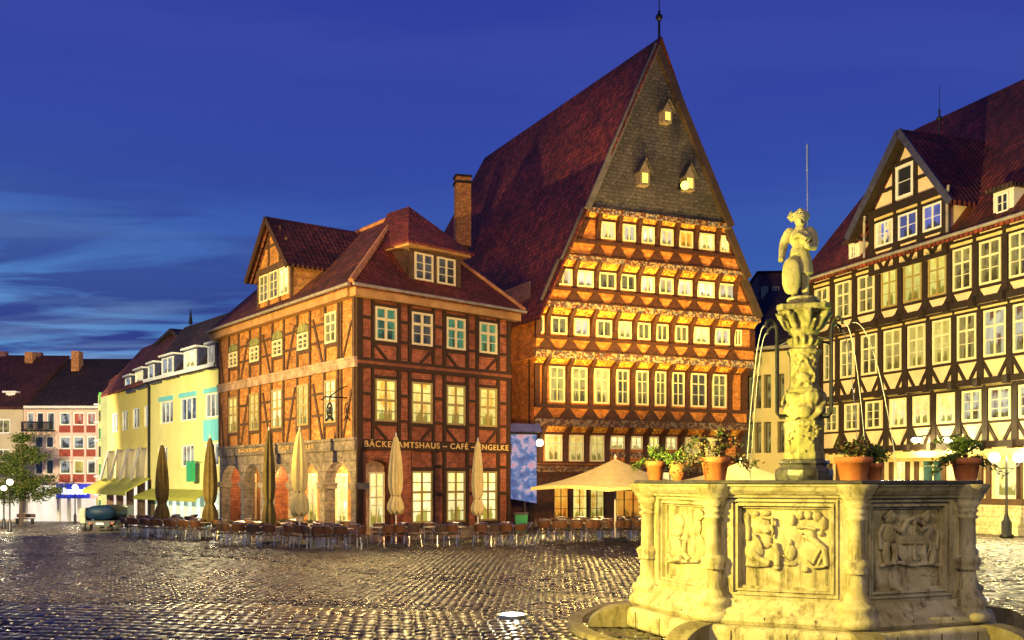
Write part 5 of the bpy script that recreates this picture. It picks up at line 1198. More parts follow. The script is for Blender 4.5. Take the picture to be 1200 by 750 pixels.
                bl(385, 170, 32, 32, .07); bl(372, 225, 34, 55, .08); bl(385, 320, 42, 62, .07); tb([(350, 290), (345, 350), (370, 380)], 13, .05); bl(340, 300, 12, 38, .05); tb([(262, 385), (400, 385)], 8, .02)
            rl = q.build('relief_figures', st, pn); remesh(rl, .009)
            if k == 2: 
                u0, za = F.P(1079, 676, yp); u1, zb = F.P(1097, 668.5, yp); text_mesh(F, '40', u0, u1, za, zb, yp, st, pn, 'carved_date', .02, .0)
    for k in (0, 1, 2):                       # open joints between the blocks of step and plinth
        for Rr, z0, z1, fr in ((3.275, .03, .30, (.22, .55, .83)), (3.075, .40, .50, (.40, .72))):
            c = [(FCX + Rr * math.cos(rot + q * math.pi / 4), FCY + Rr * math.sin(rot + q * math.pi / 4)) for q in (k, k + 1)]; F = Frame(*c[0], (c[1][0] - c[0][0], c[1][1] - c[0][1])); Ls = math.dist(*c)
            m = MB(F)
            for f_ in fr: m.box(Ls * f_ - .007, Ls * f_ + .007, -.004, .05, z0, z1); m.cut()
            m.pieces('joint', mat['wet_joint'], r)
    # corner columns
    for k in range(8):
        x, y = cor[k]; sc = 1.0
        m = MB(); m.lathe(x, y, [(.30, .40), (.34, .44), (.33, .52), (.27, .56), (.26, .64), (.29, .68), (.27, .74), (.20, .78), (.18, .86), (.14, .90), (.125, 1.20)], 20, False)
        m.lathe(x, y, [(.125, 1.18), (.18, 1.20), (.155, 1.23), (.175, 1.29), (.195, 1.36), (.15, 1.40), (.12, 1.42)], 20, False, 0, 10, .06)
        m.lathe(x, y, [(.122, 1.40), (.115, 1.98), (.15, 2.00), (.15, 2.03), (.12, 2.05), (.125, 2.08), (.155, 2.12), (.13, 2.14), (.14, 2.17), (.19, 2.23), (.17, 2.25), (.21, 2.30)], 20, False)
        m.build('corner_column', st, r, True)
        m = MB(); m.lathe(x, y, [(.19, 2.29), (.24, 2.34), (.24, 2.37), (.27, 2.39), (.29, 2.45), (.32, 2.48), (.32, 2.53)], 16, False); m.build('column_capital', st, r, True)
        # guard stones around the step
        a = rot + k * math.pi / 4; F = Frame(FCX, FCY, (math.sin(a), -math.cos(a)), (math.cos(a), math.sin(a))); g = MB(F); pf = [(3.1, 0), (3.85, 0)] + [(3.1 + .75 * math.cos(t), .02 + .36 * math.sin(t)) for t in np.linspace(.08, 1.57, 8)]
        g.poly([(-.20, y_, z_) for y_, z_ in pf]); g.poly([(.20, y_, z_) for y_, z_ in reversed(pf)])
        for i in range(len(pf)):
            (a1, b1), (a2, b2) = pf[i], pf[(i + 1) % len(pf)]; g.poly([(-.2, a1, b1), (.2, a1, b1), (.2, a2, b2), (-.2, a2, b2)])
        go = g.build('guard_stone', st, r); bv = go.modifiers.new('round', 'BEVEL'); bv.width = .03; bv.segments = 2
    m = MB(); m.lathe(FCX, FCY, [(3.95, -.03), (3.97, .07), (4.22, .075), (4.25, -.03)], 48, False); m.build('outer_kerb', st, r)
    # central column
    cd_ = math.hypot(FCX, FCY); FC = Frame(FCX - .04, FCY, (FCY, -FCX)); sd = mat['fdark']
    zc = lambda y: CAMH + (HOR - y) / 66.07; pxu = lambda px: (px - 942.2) / 66.07
    cx, cy = FC.o
    m = MB(); m.lathe(cx, cy, [(.46, 2.3), (.50, zc(557)), (.50, zc(551)), (.44, zc(548)), (.40, zc(545)), (.44, zc(543)), (.43, zc(540)), (.36, zc(538))], 12, True, .2); m.build('column_base', mat['rim'], r)
    rr0 = random.Random(9); m = MB(); m.lathe(cx, cy, [(.36, zc(540)), (.37, zc(532)), (.33, zc(528)), (.33, zc(502)), (.36, zc(499)), (.36, zc(495)), (.30, zc(492))], 8, False, .25); 
    for s, y0_, y1_ in ((0, 506, 528),):
        for i in range(34):
            aa = -math.pi / 2 - .29 + rr0.uniform(-1.2, 1.2); yy = rr0.uniform(500, 532); m.ball((cx + .325 * math.cos(aa), cy + .325 * math.sin(aa), zc(yy)), rr0.uniform(.02, .045), 8)
    m.build('pedestal', sd, r)
    m = MB(FC); m.lathe(0, 0, [(.25, zc(494)), (.27, zc(486)), (.24, zc(474)), (.24, zc(462))], 20, True)
    rr = random.Random(3)
    for i in range(15):
        a = -math.pi / 2 + (i - 7) * .30
        for zz, rad, s in ((480, .29, .09), (468, .30, .10), (489, .26, .06)): m.ball((rad * math.cos(a), rad * math.sin(a), zc(zz) + rr.uniform(-.03, .03)), s * rr.uniform(.7, 1.1), 8, (1, .8, 1.2))
    for s in (-1, 1): m.tube([(s * .12, -.30, zc(492)), (s * .26, -.26, zc(483)), (s * .34, -.1, zc(472)), (s * .24, -.22, zc(463))], [.05, .07, .07, .03], 8)
    m.ball((0, -.32, zc(484)), .13, 10, (1.1, .8, .9)); o = m.build('acanthus_knot', sd, r); remesh(o, .018)
    m = MB(FC); m.lathe(0, 0, [(.25, zc(463)), (.31, zc(460)), (.31, zc(457)), (.27, zc(455)), (.25, zc(452)), (.255, zc(420)), (.27, zc(416)), (.30, zc(414)), (.30, zc(411)), (.25, zc(409))], 24, True)
    for s in (-1, 1):
        m.tube([(s * .03, -.27, zc(420)), (s * .08, -.27, zc(430)), (s * .17, -.22, zc(440)), (s * .20, -.18, zc(447))], .028, 8); m.tube([(s * .20, -.18, zc(422)), (s * .14, -.23, zc(430)), (s * .2, -.17, zc(436))], .024, 8)
        m.ball((s * .16, -.22, zc(447)), .045, 8)
    m.ball((0, -.27, zc(421)), .05, 8); m.ball((0, -.27, zc(431)), .045, 8, (1, .7, 1.5)); m.ball((0, -.26, zc(444)), .09, 10, (1.2, .6, 1)); m.ball((-.07, -.26, zc(452)), .04, 8); m.ball((.07, -.26, zc(452)), .04, 8)
    rs = random.Random(8)
    for i in range(26):
        yy, xx = rs.uniform(417, 457), rs.uniform(.02, .22)
        for s in (-1, 1): m.ball((s * xx, -math.sqrt(max(.0, .265 ** 2 - xx ** 2)), zc(yy)), rs.uniform(.018, .034), 8)
    for i in range(16):
        a = math.pi / 8 * i; m.ball((.28 * math.cos(a), .28 * math.sin(a), zc(412.5)), .035, 6); m.ball((.29 * math.cos(a), .29 * math.sin(a), zc(459)), .035, 6)
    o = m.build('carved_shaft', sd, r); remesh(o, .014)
    m = MB(FC); m.lathe(0, 0, [(.21, zc(410)), (.22, zc(393)), (.27, zc(391)), (.27, zc(389)), (.21, zc(387)), (.24, zc(380)), (.34, zc(370)), (.44, zc(364))], 24, True)
    for i in range(8):
        a = math.pi / 4 * i + .2; ca, sa = math.cos(a), math.sin(a); m.tube([(.21 * ca, .21 * sa, zc(387)), (.32 * ca, .32 * sa, zc(381)), (.40 * ca, .40 * sa, zc(370)), (.47 * ca, .47 * sa, zc(368)), (.44 * ca, .44 * sa, zc(374))], [.06, .06, .07, .05, .02], 8)
        m.ball((.36 * math.cos(a + .39), .36 * math.sin(a + .39), zc(366)), .06, 8)
    for i in range(12):
        a = math.pi / 6 * i; ca, sa = math.cos(a), math.sin(a)
        m.tube([(.22 * ca, .22 * sa, zc(405)), (.26 * ca, .26 * sa, zc(400)), (.25 * ca, .25 * sa, zc(395))], [.03, .045, .02], 6); m.tube([(.23 * ca, .23 * sa, zc(388)), (.30 * ca, .30 * sa, zc(384)), (.34 * ca, .34 * sa, zc(378)), (.40 * ca, .40 * sa, zc(377))], [.03, .05, .045, .02], 6)
    o = m.build('capital', sd, r); remesh(o, .015)
    m = MB(FC); ab = []
    for i in range(4):
        a = math.pi / 2 * i + math.pi / 4; ab += [(.58 * math.cos(a - .13), .58 * math.sin(a - .13)), (.58 * math.cos(a + .13), .58 * math.sin(a + .13)), (.38 * math.cos(a + math.pi / 4), .42 * math.sin(a + math.pi / 4))]
    m.flat(ab, zc(366), zc(360)); m.lathe(0, 0, [(.42, zc(360)), (.38, zc(358)), (.30, zc(357)), (.29, zc(354)), (.24, zc(353)), (.23, zc(349))], 20, True); m.build('abacus', sd, r)
    # pipes
    for i, (ang) in enumerate((R(215), R(-35), R(145), R(35))):
        ca, sa = math.cos(ang), math.sin(ang); k = .60; m = MB(FC)
        P = lambda rad, y: (rad * ca, rad * sa, zc(y))
        m.tube([P(.28, 487), P(.50, 488), P(.56, 484), P(.56, 400), P(.56, 386), P(.60, 380), P(.68, 377), P(.76, 380), P(.78, 386)], .028, 8); m.tube([P(.25, 396), P(.56, 402)], .016, 6); m.build('water_pipe', mat['metal_d'], r)
        m = MB(FC); tr = []
        for j in range(13):
            t_ = j / 12; tr.append(((.79 + .40 * t_ * (1.0 if i != 1 else 1.2)) * ca, (.79 + .40 * t_) * sa, zc(384) + .12 * t_ - (zc(384) - 2.42 + .12) * t_ * t_))
        m.tube(tr, [.010] * 6 + [.007] * 7, 6); m.build('water_jet', mat['jet'], r, True)
    m = MB(FC); tr = [((.80 + .75 * t_), -.25 - .2 * t_, zc(383) + .22 * t_ - (zc(383) - 2.42 + .22) * t_ * t_) for t_ in np.linspace(0, 1, 14)]; m.tube(tr, .008, 6); m.build('water_jet', mat['jet'], r, True)
    # statue of an armoured knight
    sp = lambda x, y, d=0.0: ((900 + x / 5.36 - 942.2) / 66.07, d, zc(230 + y / 5.36)); su = 1 / 5.36 / 66.07
    m = MB(FC)
    m.lathe(sp(205, 0)[0], 0, [(.24, zc(353)), (.23, zc(350)), (.20, zc(348))], 16, True)
    tub = lambda pts, rs: m.tube([sp(*p) for p in pts], rs, 12)
    tub([(178, 395, -.02), (172, 480, -.04), (175, 560, -.02), (170, 620, 0), (160, 650, -.1)], [.13, .11, .075, .06, .05])
    tub([(225, 395, 0), (232, 470, -.05), (232, 545, -.02), (238, 620, .02), (250, 655, -.08)], [.13, .105, .075, .055, .05])
    m.ball(sp(170, 655, -.1), .06, 8, (1, 1.8, .7)); m.ball(sp(250, 658, -.08), .06, 8, (1, 1.8, .7))
    m.ball(sp(202, 265, .0), 1, 14, (.18, .14, .20)); m.ball(sp(204, 320, .0), 1, 14, (.14, .12, .14)); m.ball(sp(200, 370, .0), 1, 14, (.18, .16, .16)); tub([(150, 400, 0), (200, 430, -.05), (245, 405, 0)], [.1, .12, .1])
    m.ball(sp(205, 205, 0), 1, 10, (.10, .10, .08)); 
    tub([(135, 225, 0), (105, 285, .02), (98, 330, -.02), (92, 395, -.14)], [.095, .08, .07, .055]); m.ball(sp(140, 222, 0), .09, 10); m.ball(sp(262, 222, 0), .09, 10)
    tub([(272, 228, 0), (292, 290, .0), (285, 330, -.08), (250, 335, -.20)], [.09, .075, .07, .05]); m.ball(sp(247, 330, -.22), .06, 8); m.ball(sp(90, 400, -.16), .06, 8)
    m.ball(sp(235, 270, -.12), 1, 12, (.11, .10, .13)); tub([(160, 265, -.14), (200, 255, -.19), (245, 290, -.22)], [.05, .05, .05])
    m.ball(sp(206, 150, -.01), 1, 14, (.105, .12, .15)); tub([(165, 118, 0), (205, 96, -.02), (245, 112, 0)], [.04, .075, .04]); m.ball(sp(206, 165, -.13), 1, 8, (.018, .03, .03)); m.ball(sp(206, 178, -.11), 1, 8, (.05, .03, .014))
    for s in (-1, 1): m.ball(sp(206 + s * 16, 150, -.115), 1, 8, (.022, .012, .012))
    tub([(158, 150, .02), (146, 125, .02), (150, 105, .02), (164, 112, .02)], [.03, .045, .035, .02]); tub([(245, 150, .02), (250, 120, .02), (240, 98, .02)], [.03, .04, .025])
    m.loft([[((900 + (200 + rx * math.cos(a)) / 5.36 - 942.2) / 66.07, rx * su * .75 * math.sin(a), zc(230 + y / 5.36)) for a in np.linspace(0, 2 * math.pi, 25)[:-1]] for rx, y in ((52, 325), (60, 350), (74, 400), (80, 450), (84, 492))], True)
    m.ball(sp(206, 128, .02), 1, 12, (.125, .14, .10)); tub([(160, 150, .02), (140, 118, .03), (150, 92, .04), (172, 110, .02)], [.04, .05, .035, .02])
    stt = m.build('statue', mat['fstatue'], r); remesh(stt, .014)
    m = MB(FC); ring = []
    for dpt, f in ((-.17, .0), (-.235, .45), (-.215, .8), (-.19, 1.0), (-.13, 1.0), (-.12, .6)):
        ring.append([((900 + (152 + 57 * f * math.copysign(abs(math.cos(a)) ** .8, math.cos(a))) / 5.36 - 942.2) / 66.07, dpt - .02, zc(230 + (510 + 114 * f * math.copysign(abs(math.sin(a)) ** .75, math.sin(a))) / 5.36)) for a in np.linspace(0, 2 * math.pi, 25)[:-1]])
    ring = ring[1:]; m.loft(ring, True); sh = m.build('shield', mat['fstatue'], stt, True)
    m = MB(FC); m.tube([sp(250, 655, .08), sp(250, 300, .05), sp(248, 0, .05), ((946 - 942.2) / 66.07, .05, zc(200))], .016, 6); m.tube([((946 - 942.2) / 66.07, .05, zc(200)), ((946 - 942.2) / 66.07, .05, zc(168))], .024, 6); m.build('lance', mat['steel'], stt)
build_fountain()
# ------------------------------------------------------------------ plants
def leaf_mat(name, a, b, c):
    m, t = new_mat(name); g = t.add('NewGeometry'); wn = t.add('TexNoise', ins={'Vector': (g, 'Position'), 'Scale': 9.0, 'Detail': 1.0}); ri = t.math('ADD', t.math('MULTIPLY', (g, 'Random Per Island'), .6), t.math('MULTIPLY', wn, .4))
    rp = t.ramp(ri, [(.2, a), (.5, b), (.8, c)]); finish(t, rp, .5, spec=.3); return m
mat['leaf'] = leaf_mat('leaves_green', (.03, .07, .012), (.07, .12, .02), (.14, .16, .03))
mat['leaf_d'] = leaf_mat('leaves_dark', (.02, .035, .012), (.05, .06, .02), (.16, .06, .04))
mat['leaf_t'] = leaf_mat('leaves_tree', (.015, .038, .006), (.040, .075, .010), (.12, .12, .018))
mat['terra'] = plain('terracotta', (.52, .17, .06), (.38, .11, .04), .7, 5, .004)
mat['soil'] = plain('soil', (.04, .028, .018), (.02, .014, .01), .95, 20, .01)
mat['bark'] = plain('bark', (.10, .07, .045), (.05, .035, .022), .9, 8, .02)
def leaf(mb, c, s, rr, up=None):
    d = Vector((rr.gauss(0, 1), rr.gauss(0, 1), rr.gauss(.3, .8))).normalized() if up is None else up
    n = d.orthogonal().normalized(); n.rotate(Matrix.Rotation(rr.uniform(0, 6.28), 3, d)); c = Vector(c)
    b = c + d * s * .45 + n * s * .28; e = c + d * s; f = c + d * s * .45 - n * s * .28; mid = d.cross(n) * s * .12
    mb.poly([tuple(c), tuple(b + mid), tuple(e), tuple(f + mid)], [(0, 0), (1, 0), (1, 1), (0, 1)])
def pot(px, D, wpx, hpx, kind, label, folw, folh, lm, n=260, tone='terra', trail=0):
    k = 1150 / D; x = at_px(px, D); rad = wpx / k / 2; h = hpx / k; z0 = 2.590; r = thing('flower_pot', label, 'flower pot', (x, D, z0), 'potted plants on the fountain rim')
    m = MB()
    if kind == 'round': pr = [(rad * .55, 0), (rad * .9, h * .3), (rad, h * .55), (rad * .85, h * .82), (rad * .8, h * .88), (rad * .98, h * .93), (rad * .98, h), (rad * .82, h), (rad * .8, h * .85)]
    else: pr = [(rad * .68, 0), (rad * .88, h * .72), (rad * 1.0, h * .74), (rad * 1.02, h), (rad * .88, h), (rad * .85, h * .88)]
    pr = [(a, z0 + b) for a, b in pr]; m.lathe(x, D, pr, 28, False); m.build('pot', mat[tone], r, True)
    m = MB(); m.lathe(x, D, [(rad * .86, z0 + h * .9), (.01, z0 + h * .93)], 20, False); m.build('soil', mat['soil'], r)
    rr = random.Random(int(px)); m = MB(); s = MB(); fw, fh = folw / k / 2, folh / k
    for i in range(16):
        a = rr.uniform(0, 6.28); q = rr.uniform(.2, 1); ex = x + fw * q * math.cos(a); ey = D + fw * .7 * q * math.sin(a); ez = z0 + h + fh * rr.uniform(.3, .95) * (1.1 - q * .5)
        if trail and i % 3 == 0: ez = z0 + h * rr.uniform(.2, .8); ex = x + (fw * rr.choice((-1, 1)) * rr.uniform(.8, 1))
        mid = (x + (ex - x) * .5, D + (ey - D) * .5, max(ez, z0 + h) + fh * .12)
        s.tube([(x, D, z0 + h * .9), mid, (ex, ey, ez)], [.008, .006, .004], 4)
        for j in range(n // 16):
            t_ = rr.uniform(.25, 1.05); p0 = Vector((x, D, z0 + h * .9)); p1 = Vector(mid); p2 = Vector((ex, ey, ez)); p = p0 * (1 - t_) ** 2 + p1 * 2 * t_ * (1 - t_) + p2 * t_ ** 2
            p += Vector((rr.gauss(0, .03), rr.gauss(0, .03), rr.gauss(0, .03))); leaf(m, p, rr.uniform(.045, .085), rr)
    m.build('foliage', mat[lm], r); s.build('stems', mat['bark'], r)
pot(768, 17.0, 24, 22, 'flower', 'bright orange clay pot with thin pale green plant, leftmost on the fountain rim', 54, 19, 'leaf', 420, trail=1)
pot(795, 16.6, 21, 19, 'round', 'small round clay pot between the leftmost pot and the wide pot on the fountain rim', 36, 15, 'leaf', 360)
pot(838, 15.65, 35, 27, 'flower', 'wide pale clay pot with spreading dark leaves above the left fountain column', 96, 34, 'leaf_d', 1000, trail=1)
pot(1000, 14.78, 43, 27, 'flower', 'largest orange clay pot with dark reddish foliage, right of the fountain column', 56, 24, 'leaf_d', 900)
pot(1024, 15.05, 21, 20, 'flower', 'small orange clay pot with yellowish plant right beside the largest clay pot', 38, 22, 'leaf', 400)
pot(1132, 15.5, 34, 26, 'flower', 'brown clay pot with feathery green plant on the right end of the fountain rim', 76, 44, 'leaf', 950, trail=1)
def planter(px, py, wpx, label):
    x, y, z = gpt(px, py); r = thing('planter_box', label, 'planter', (x, y, z), 'planter boxes before the arcade'); k = 1150 / y; w2 = wpx / k / 2; F = Frame(x, y, tuple(FL.ax)); m = MB(F); m.box(-w2, w2, -.2, .2, z + .18, z + .68); m.box(-w2 - .03, w2 + .03, -.23, .23, z + .64, z + .70); m.build('box', mat['planter'], r)
    m = MB(F); m.box(-w2 + .05, -w2 + .15, -.18, .18, z, z + .18); m.box(w2 - .15, w2 - .05, -.18, .18, z, z + .18); m.build('foot', mat['metal_d'], r)
    rr = random.Random(px); m = MB(F)
    for i in range(160): leaf(m, (rr.uniform(-w2, w2), rr.uniform(-.18, .18), z + .68 + rr.uniform(0, .12)), rr.uniform(.05, .1), rr)
    m.build('foliage', mat['leaf_d'], r)
mat['planter'] = plain('planter_dark', (.035, .03, .03), (.02, .018, .018), .6, 6, .002)
planter(330, 629, 17, 'dark planter box between the dark closed parasol and the bright closed parasol')
planter(363, 631, 19, 'dark planter box before the fourth arch of the arcade')
planter(402, 633, 26, 'widest dark planter box before the arch nearest the house corner')
# ------------------------------------------------------------------ tree on the left
def build_tree():
    x, y, z = gpt(24, 616); H = (617 - 507) / 1150 * y; r = thing('square_tree', 'leafy green tree beside the street lamps at the left edge', 'tree', (x, y, z)); rr = random.Random(11)
    m = MB(); m.tube([(x, y, z), (x + .05, y, z + H * .25), (x - .05, y, z + H * .55), (x + .1, y, z + H * .95)], [.16, .13, .09, .02], 8)
    lim = []
    for i in range(34):
        h = rr.uniform(.24, .93); a = rr.uniform(0, 6.28); L = (1 - h) ** .75 * 3.5 * rr.uniform(.5, 1.1) + .3; c = (x + L * math.cos(a), y + L * math.sin(a), z + H * h + L * .22)
        m.tube([(x, y, z + H * h), (x + L * .5 * math.cos(a), y + L * .5 * math.sin(a), z + H * h + L * .2), c], [.05, .03, .012], 5); lim.append((Vector((x, y, z + H * h)), Vector(c), L))
    m.build('trunk', mat['bark'], r); m = MB()
    for p0, p1, L in lim:
        for j in range(int(150 + 110 * L)):
            t_ = rr.uniform(.25, 1.08); p = p0.lerp(p1, t_) + Vector((rr.gauss(0, .28), rr.gauss(0, .28), rr.gauss(0, .2))); leaf(m, p, rr.uniform(.14, .26), rr)
    m.build('crown', mat['leaf_t'], r)
build_tree()
# ------------------------------------------------------------------ lamps
def globe_lamp(px, pyb, pyg, rad_px, label, power, col=(1, .86, .5)):
    x, y, z = gpt(px, pyb); k = 1150 / y; zt = CAMH + (HOR - pyg) / k; rad = rad_px / k; r = thing('street_lamp', label, 'street lamp', (x, y, z), 'street lamps of the square')
    m = MB(); m.lathe(x, y, [(.17, z), (.17, z + .1), (.12, z + .2), (.12, z + .7), (.08, z + .8), (.055, z + .9), (.045, zt - rad), (.1, zt - rad * .9)], 10); m.build('post', mat['metal_d'], r, True)
    m = MB(); m.ball((x, y, zt), rad, 12); m.build('lamp_globe', mat['lamp'], r, True); bulb('lamp_light', (x, y - rad - .15, zt), power, col, .15)
globe_lamp(4.5, 620, 572, 3.2, 'left lamp of the pair of globe lamps at the left edge', 260)
globe_lamp(11.5, 623.5, 565, 3.6, 'taller right lamp of the pair of globe lamps at the left edge', 300)
globe_lamp(88, 613.5, 571, 3.2, 'thin globe lamp standing before the blue shop sign', 300)
globe_lamp(251, 624, 594, 4.5, 'low bright globe lamp at the left end of the arcade terrace', 110, (1, .9, .6))
def double_lamp():
    x, y, z = gpt(1179.5, 630); k = 1150 / y; r = thing('street_lamp', 'black two-armed street lamp with two glowing globes near the bicycle', 'street lamp', (x, y, z), 'street lamps of the square'); zg = CAMH + (HOR - 536) / k; d = 14.2 / k
    m = MB(); m.lathe(x, y, [(.30, z), (.30, z + .12), (.22, z + .18), (.22, z + .7), (.14, z + .8), (.10, z + .95), (.06, z + 1.1), (.05, zg - .25), (.07, zg - .2), (.03, zg + .12), (.001, zg + .2)], 12); m.build('post', mat['metal_d'], r, True)
    for s in (-1, 1):
        m = MB(); m.tube([(x, y, zg - .45), (x + s * d * .5, y, zg - .5), (x + s * d, y, zg - .36), (x + s * d, y, zg - .24)], .03, 6); m.tube([(x, y, zg - .75), (x + s * d * .4, y, zg - .62), (x + s * d * .5, y, zg - .5)], .018, 5); a = m.build('arm', mat['metal_d'], r)
        m = MB(); m.ball((x + s * d, y, zg), .24, 14); m.build('lamp_globe', mat['lamp'], a, True); bulb('lamp_light', (x + s * d, y - .42, zg), 650, (1, .86, .42), .2)
double_lamp()
def ground_light():
    x, y, z = gpt(600, 722); r = thing('ground_light', 'bright flush ground light in the paving left of the fountain', 'ground light', (x, y, z)); m = MB(); m.lathe(x, y, [(.30, z - .05), (.30, z + .035), (.25, z + .045), (.24, z + .03)], 24, False); m.build('ring', mat['steel'], r)
    m = MB(); m.lathe(x, y, [(.24, z + .03), (.001, z + .036)], 24, False); m.build('glass', mat['ground_lamp'], r); bulb('ground_lamp_light', (x, y, z + .25), 22, (1, .97, .7), .1)
    x, y, z = gpt(1153, 716); r = thing('kerb_light', 'small cream lamp on a short post at the right foot of the fountain', 'kerb light', (x, y, z)); m = MB(); m.lathe(x, y, [(.09, z), (.05, z + .1), (.05, z + .16)], 10); m.build('post', mat['metal_d'], r); m = MB(); m.ball((x, y, z + .22), .09, 10, (1, 1, .8)); m.build('lamp_globe', mat['kerb_lamp'], r, True)
mat['ground_lamp'] = glow('ground_lamp_glass', (.95, 1, .80), 28.0); mat['kerb_lamp'] = glow('kerb_lamp_glass', (1, .92, .6), 1.1)
ground_light()
# ------------------------------------------------------------------ parasols
mat['canvas'] = plain('canvas_cream', (.62, .54, .25), (.50, .43, .18), .85, 2.5, .004)
mat['canvas_shaded'] = plain('canvas_cream_shaded', (.11, .085, .025), (.055, .042, .014), .85, 2.5, .004)  # cream canvas again, with the unlit tone put into its colour
mat['pole_w'] = plain('pole_white', (.62, .60, .52), (.55, .52, .45), .4, 5, .001)
def closed_parasol(px, pg, pt_, pstrap, pbot, wpx, label, cm, seed):
    x, y, z = gpt(px, pg); k = 1150 / y; Z = lambda p: CAMH + (HOR - p) / k; rad = wpx / k / 2; r = thing('closed_parasol', label, 'parasol', (x, y, z), 'closed parasols of the terraces'); rr = random.Random(seed); n = 40
    zt, zs, zb = Z(pt_), Z(pstrap), Z(pbot); prof = [(.03, zt), (.08, zt - .06), (rad * .42, zt - (zt - zs) * .12), (rad * .72, zt - (zt - zs) * .4), (rad * .92, zt - (zt - zs) * .75), (rad * .75, zs + .12), (rad * .45, zs), (rad * .7, zs - .12), (rad * 1.02, zb + (zs - zb) * .4), (rad * .95, zb), (rad * .55, zb + .02)]
    ph = rr.uniform(0, 6); rings = []
    for i, (ra, zz) in enumerate(prof):
        ring = []; am = .16 if 1 < i else .05
        for q in range(n):
            a = 2 * math.pi * q / n; tw = i * .07
            fr = 1 + am * math.cos(8 * a + ph + tw) + am * .5 * math.cos(5 * a + 2 * ph); sag = (.10 * math.cos(8 * a + ph + tw) if i >= 9 else 0)
            ring.append((x + ra * fr * math.cos(a), y + ra * fr * math.sin(a), zz + sag))
        rings.append(ring)
    m = MB(); m.loft(rings, True); c = m.build('canopy', mat[cm], r, True); s = c.modifiers.new('sub', 'SUBSURF'); s.levels = s.render_levels = 1
    m = MB(); m.lathe(x, y, [(rad * .52, zs - .035), (rad * .54, zs + .035)], 16, False); m.build('strap', mat['planter'], r)
    m = MB(); m.lathe(x, y, [(.035, z), (.035, zt + .08), (.001, zt + .16)], 10); m.build('pole', mat['pole_w'], r)
    m = MB(); m.box(x - .35, x + .35, y - .35, y + .35, z, z + .12); m.build('base', mat['planter'], r)
closed_parasol(190, 628, 521, 590, 612, 17, 'shade-toned closed parasol before the pale yellow building, leftmost of the closed parasols', 'canvas_shaded', 1)
closed_parasol(246, 632, 513, 590, 613, 18, 'shade-toned closed parasol before the left corner of the arcaded house', 'canvas_shaded', 2)
closed_parasol(315, 638, 504, 588, 620, 16, 'slim dark shade-toned closed parasol before the middle arches', 'canvas_shaded', 3)
closed_parasol(351, 641, 504, 576.5, 604, 21, 'bright cream closed parasol before the arcade, beside the slim dark one', 'canvas', 4)
closed_parasol(464, 641, 511, 581, 601, 19, 'cream closed parasol before the arched door of the brick front', 'canvas', 5)
closed_parasol(560, 639, 517, 584.5, 603, 15, 'cream closed parasol before the rightmost window of the brick front', 'canvas', 6)
def open_parasol(px, pg, pt_, pe, half_px, rz, label):
    x, y, z = gpt(px, pg); k = 1150 / y; Z = lambda p: CAMH + (HOR - p) / k; za, ze, hd = Z(pt_), Z(pe), half_px / k; r = thing('open_parasol', label, 'parasol', (x, y, z), 'open square parasols')
    m = MB(); C4 = [(x + hd * math.cos(rz + math.pi / 2 * i), y + hd * math.sin(rz + math.pi / 2 * i), ze) for i in range(4)]; n = 8
    for i in range(4):
        a, b = np.array(C4[i]), np.array(C4[(i + 1) % 4]); ap = np.array((x, y, za))
        def pt(s, t_):                                    # s out from the apex, t along the edge
            e = a * (1 - t_) + b * t_; p = ap * (1 - s) + e * s; p = p.copy(); p[2] -= .16 * math.sin(math.pi * s) ; p[2] += .10 * math.sin(math.pi * t_) * s * s; return tuple(p)
        for u in range(n):
            for v in range(n): m.poly([pt(u / n, v / n), pt((u + 1) / n, v / n), pt((u + 1) / n, (v + 1) / n), pt(u / n, (v + 1) / n)], [(0, 0), (1, 0), (1, 1), (0, 1)])
        for v in range(n):
            p, q = pt(1, v / n), pt(1, (v + 1) / n); m.poly([p, q, (q[0], q[1], q[2] - .14), (p[0], p[1], p[2] - .14)], [(0, 0), (1, 0), (1, 1), (0, 1)])
    c = m.build('canopy', mat['canvas'], r); sl = c.modifiers.new('thick', 'SOLIDIFY'); sl.thickness = .012
    m = MB(); m.lathe(x, y, [(.045, z), (.045, za + .05), (.07, za + .08), (.001, za + .2)], 12); m.build('pole', mat['pole_w'], r); m = MB(); m.box(x - .45, x + .45, y - .45, y + .45, z, z + .14); m.build('base', mat['planter'], r)
    for i in range(8):
        a = rz + math.pi / 4 * i; L = hd if i % 2 == 0 else hd * .70; m = MB(); e = (x + L * math.cos(a), y + L * math.sin(a), ze + (.02 if i % 2 == 0 else .10) - .05); m.tube([(x + .05 * math.cos(a), y + .05 * math.sin(a), za - .12), ((x + e[0]) / 2, (y + e[1]) / 2, (za + e[2]) / 2 - .24), e], .015, 5)
        m.tube([(x, y, za - 1.1), ((x + e[0]) / 2, (y + e[1]) / 2, (za + e[2]) / 2 - .25)], .013, 5); m.build('rib', mat['pole_w'], r)
open_parasol(721, 634, 537.5, 571, 100, R(170), 'large open cream parasol before the ground floor of the gabled house')
open_parasol(868, 632, 541, 566, 92, R(176), 'open cream parasol half hidden behind the fountain')
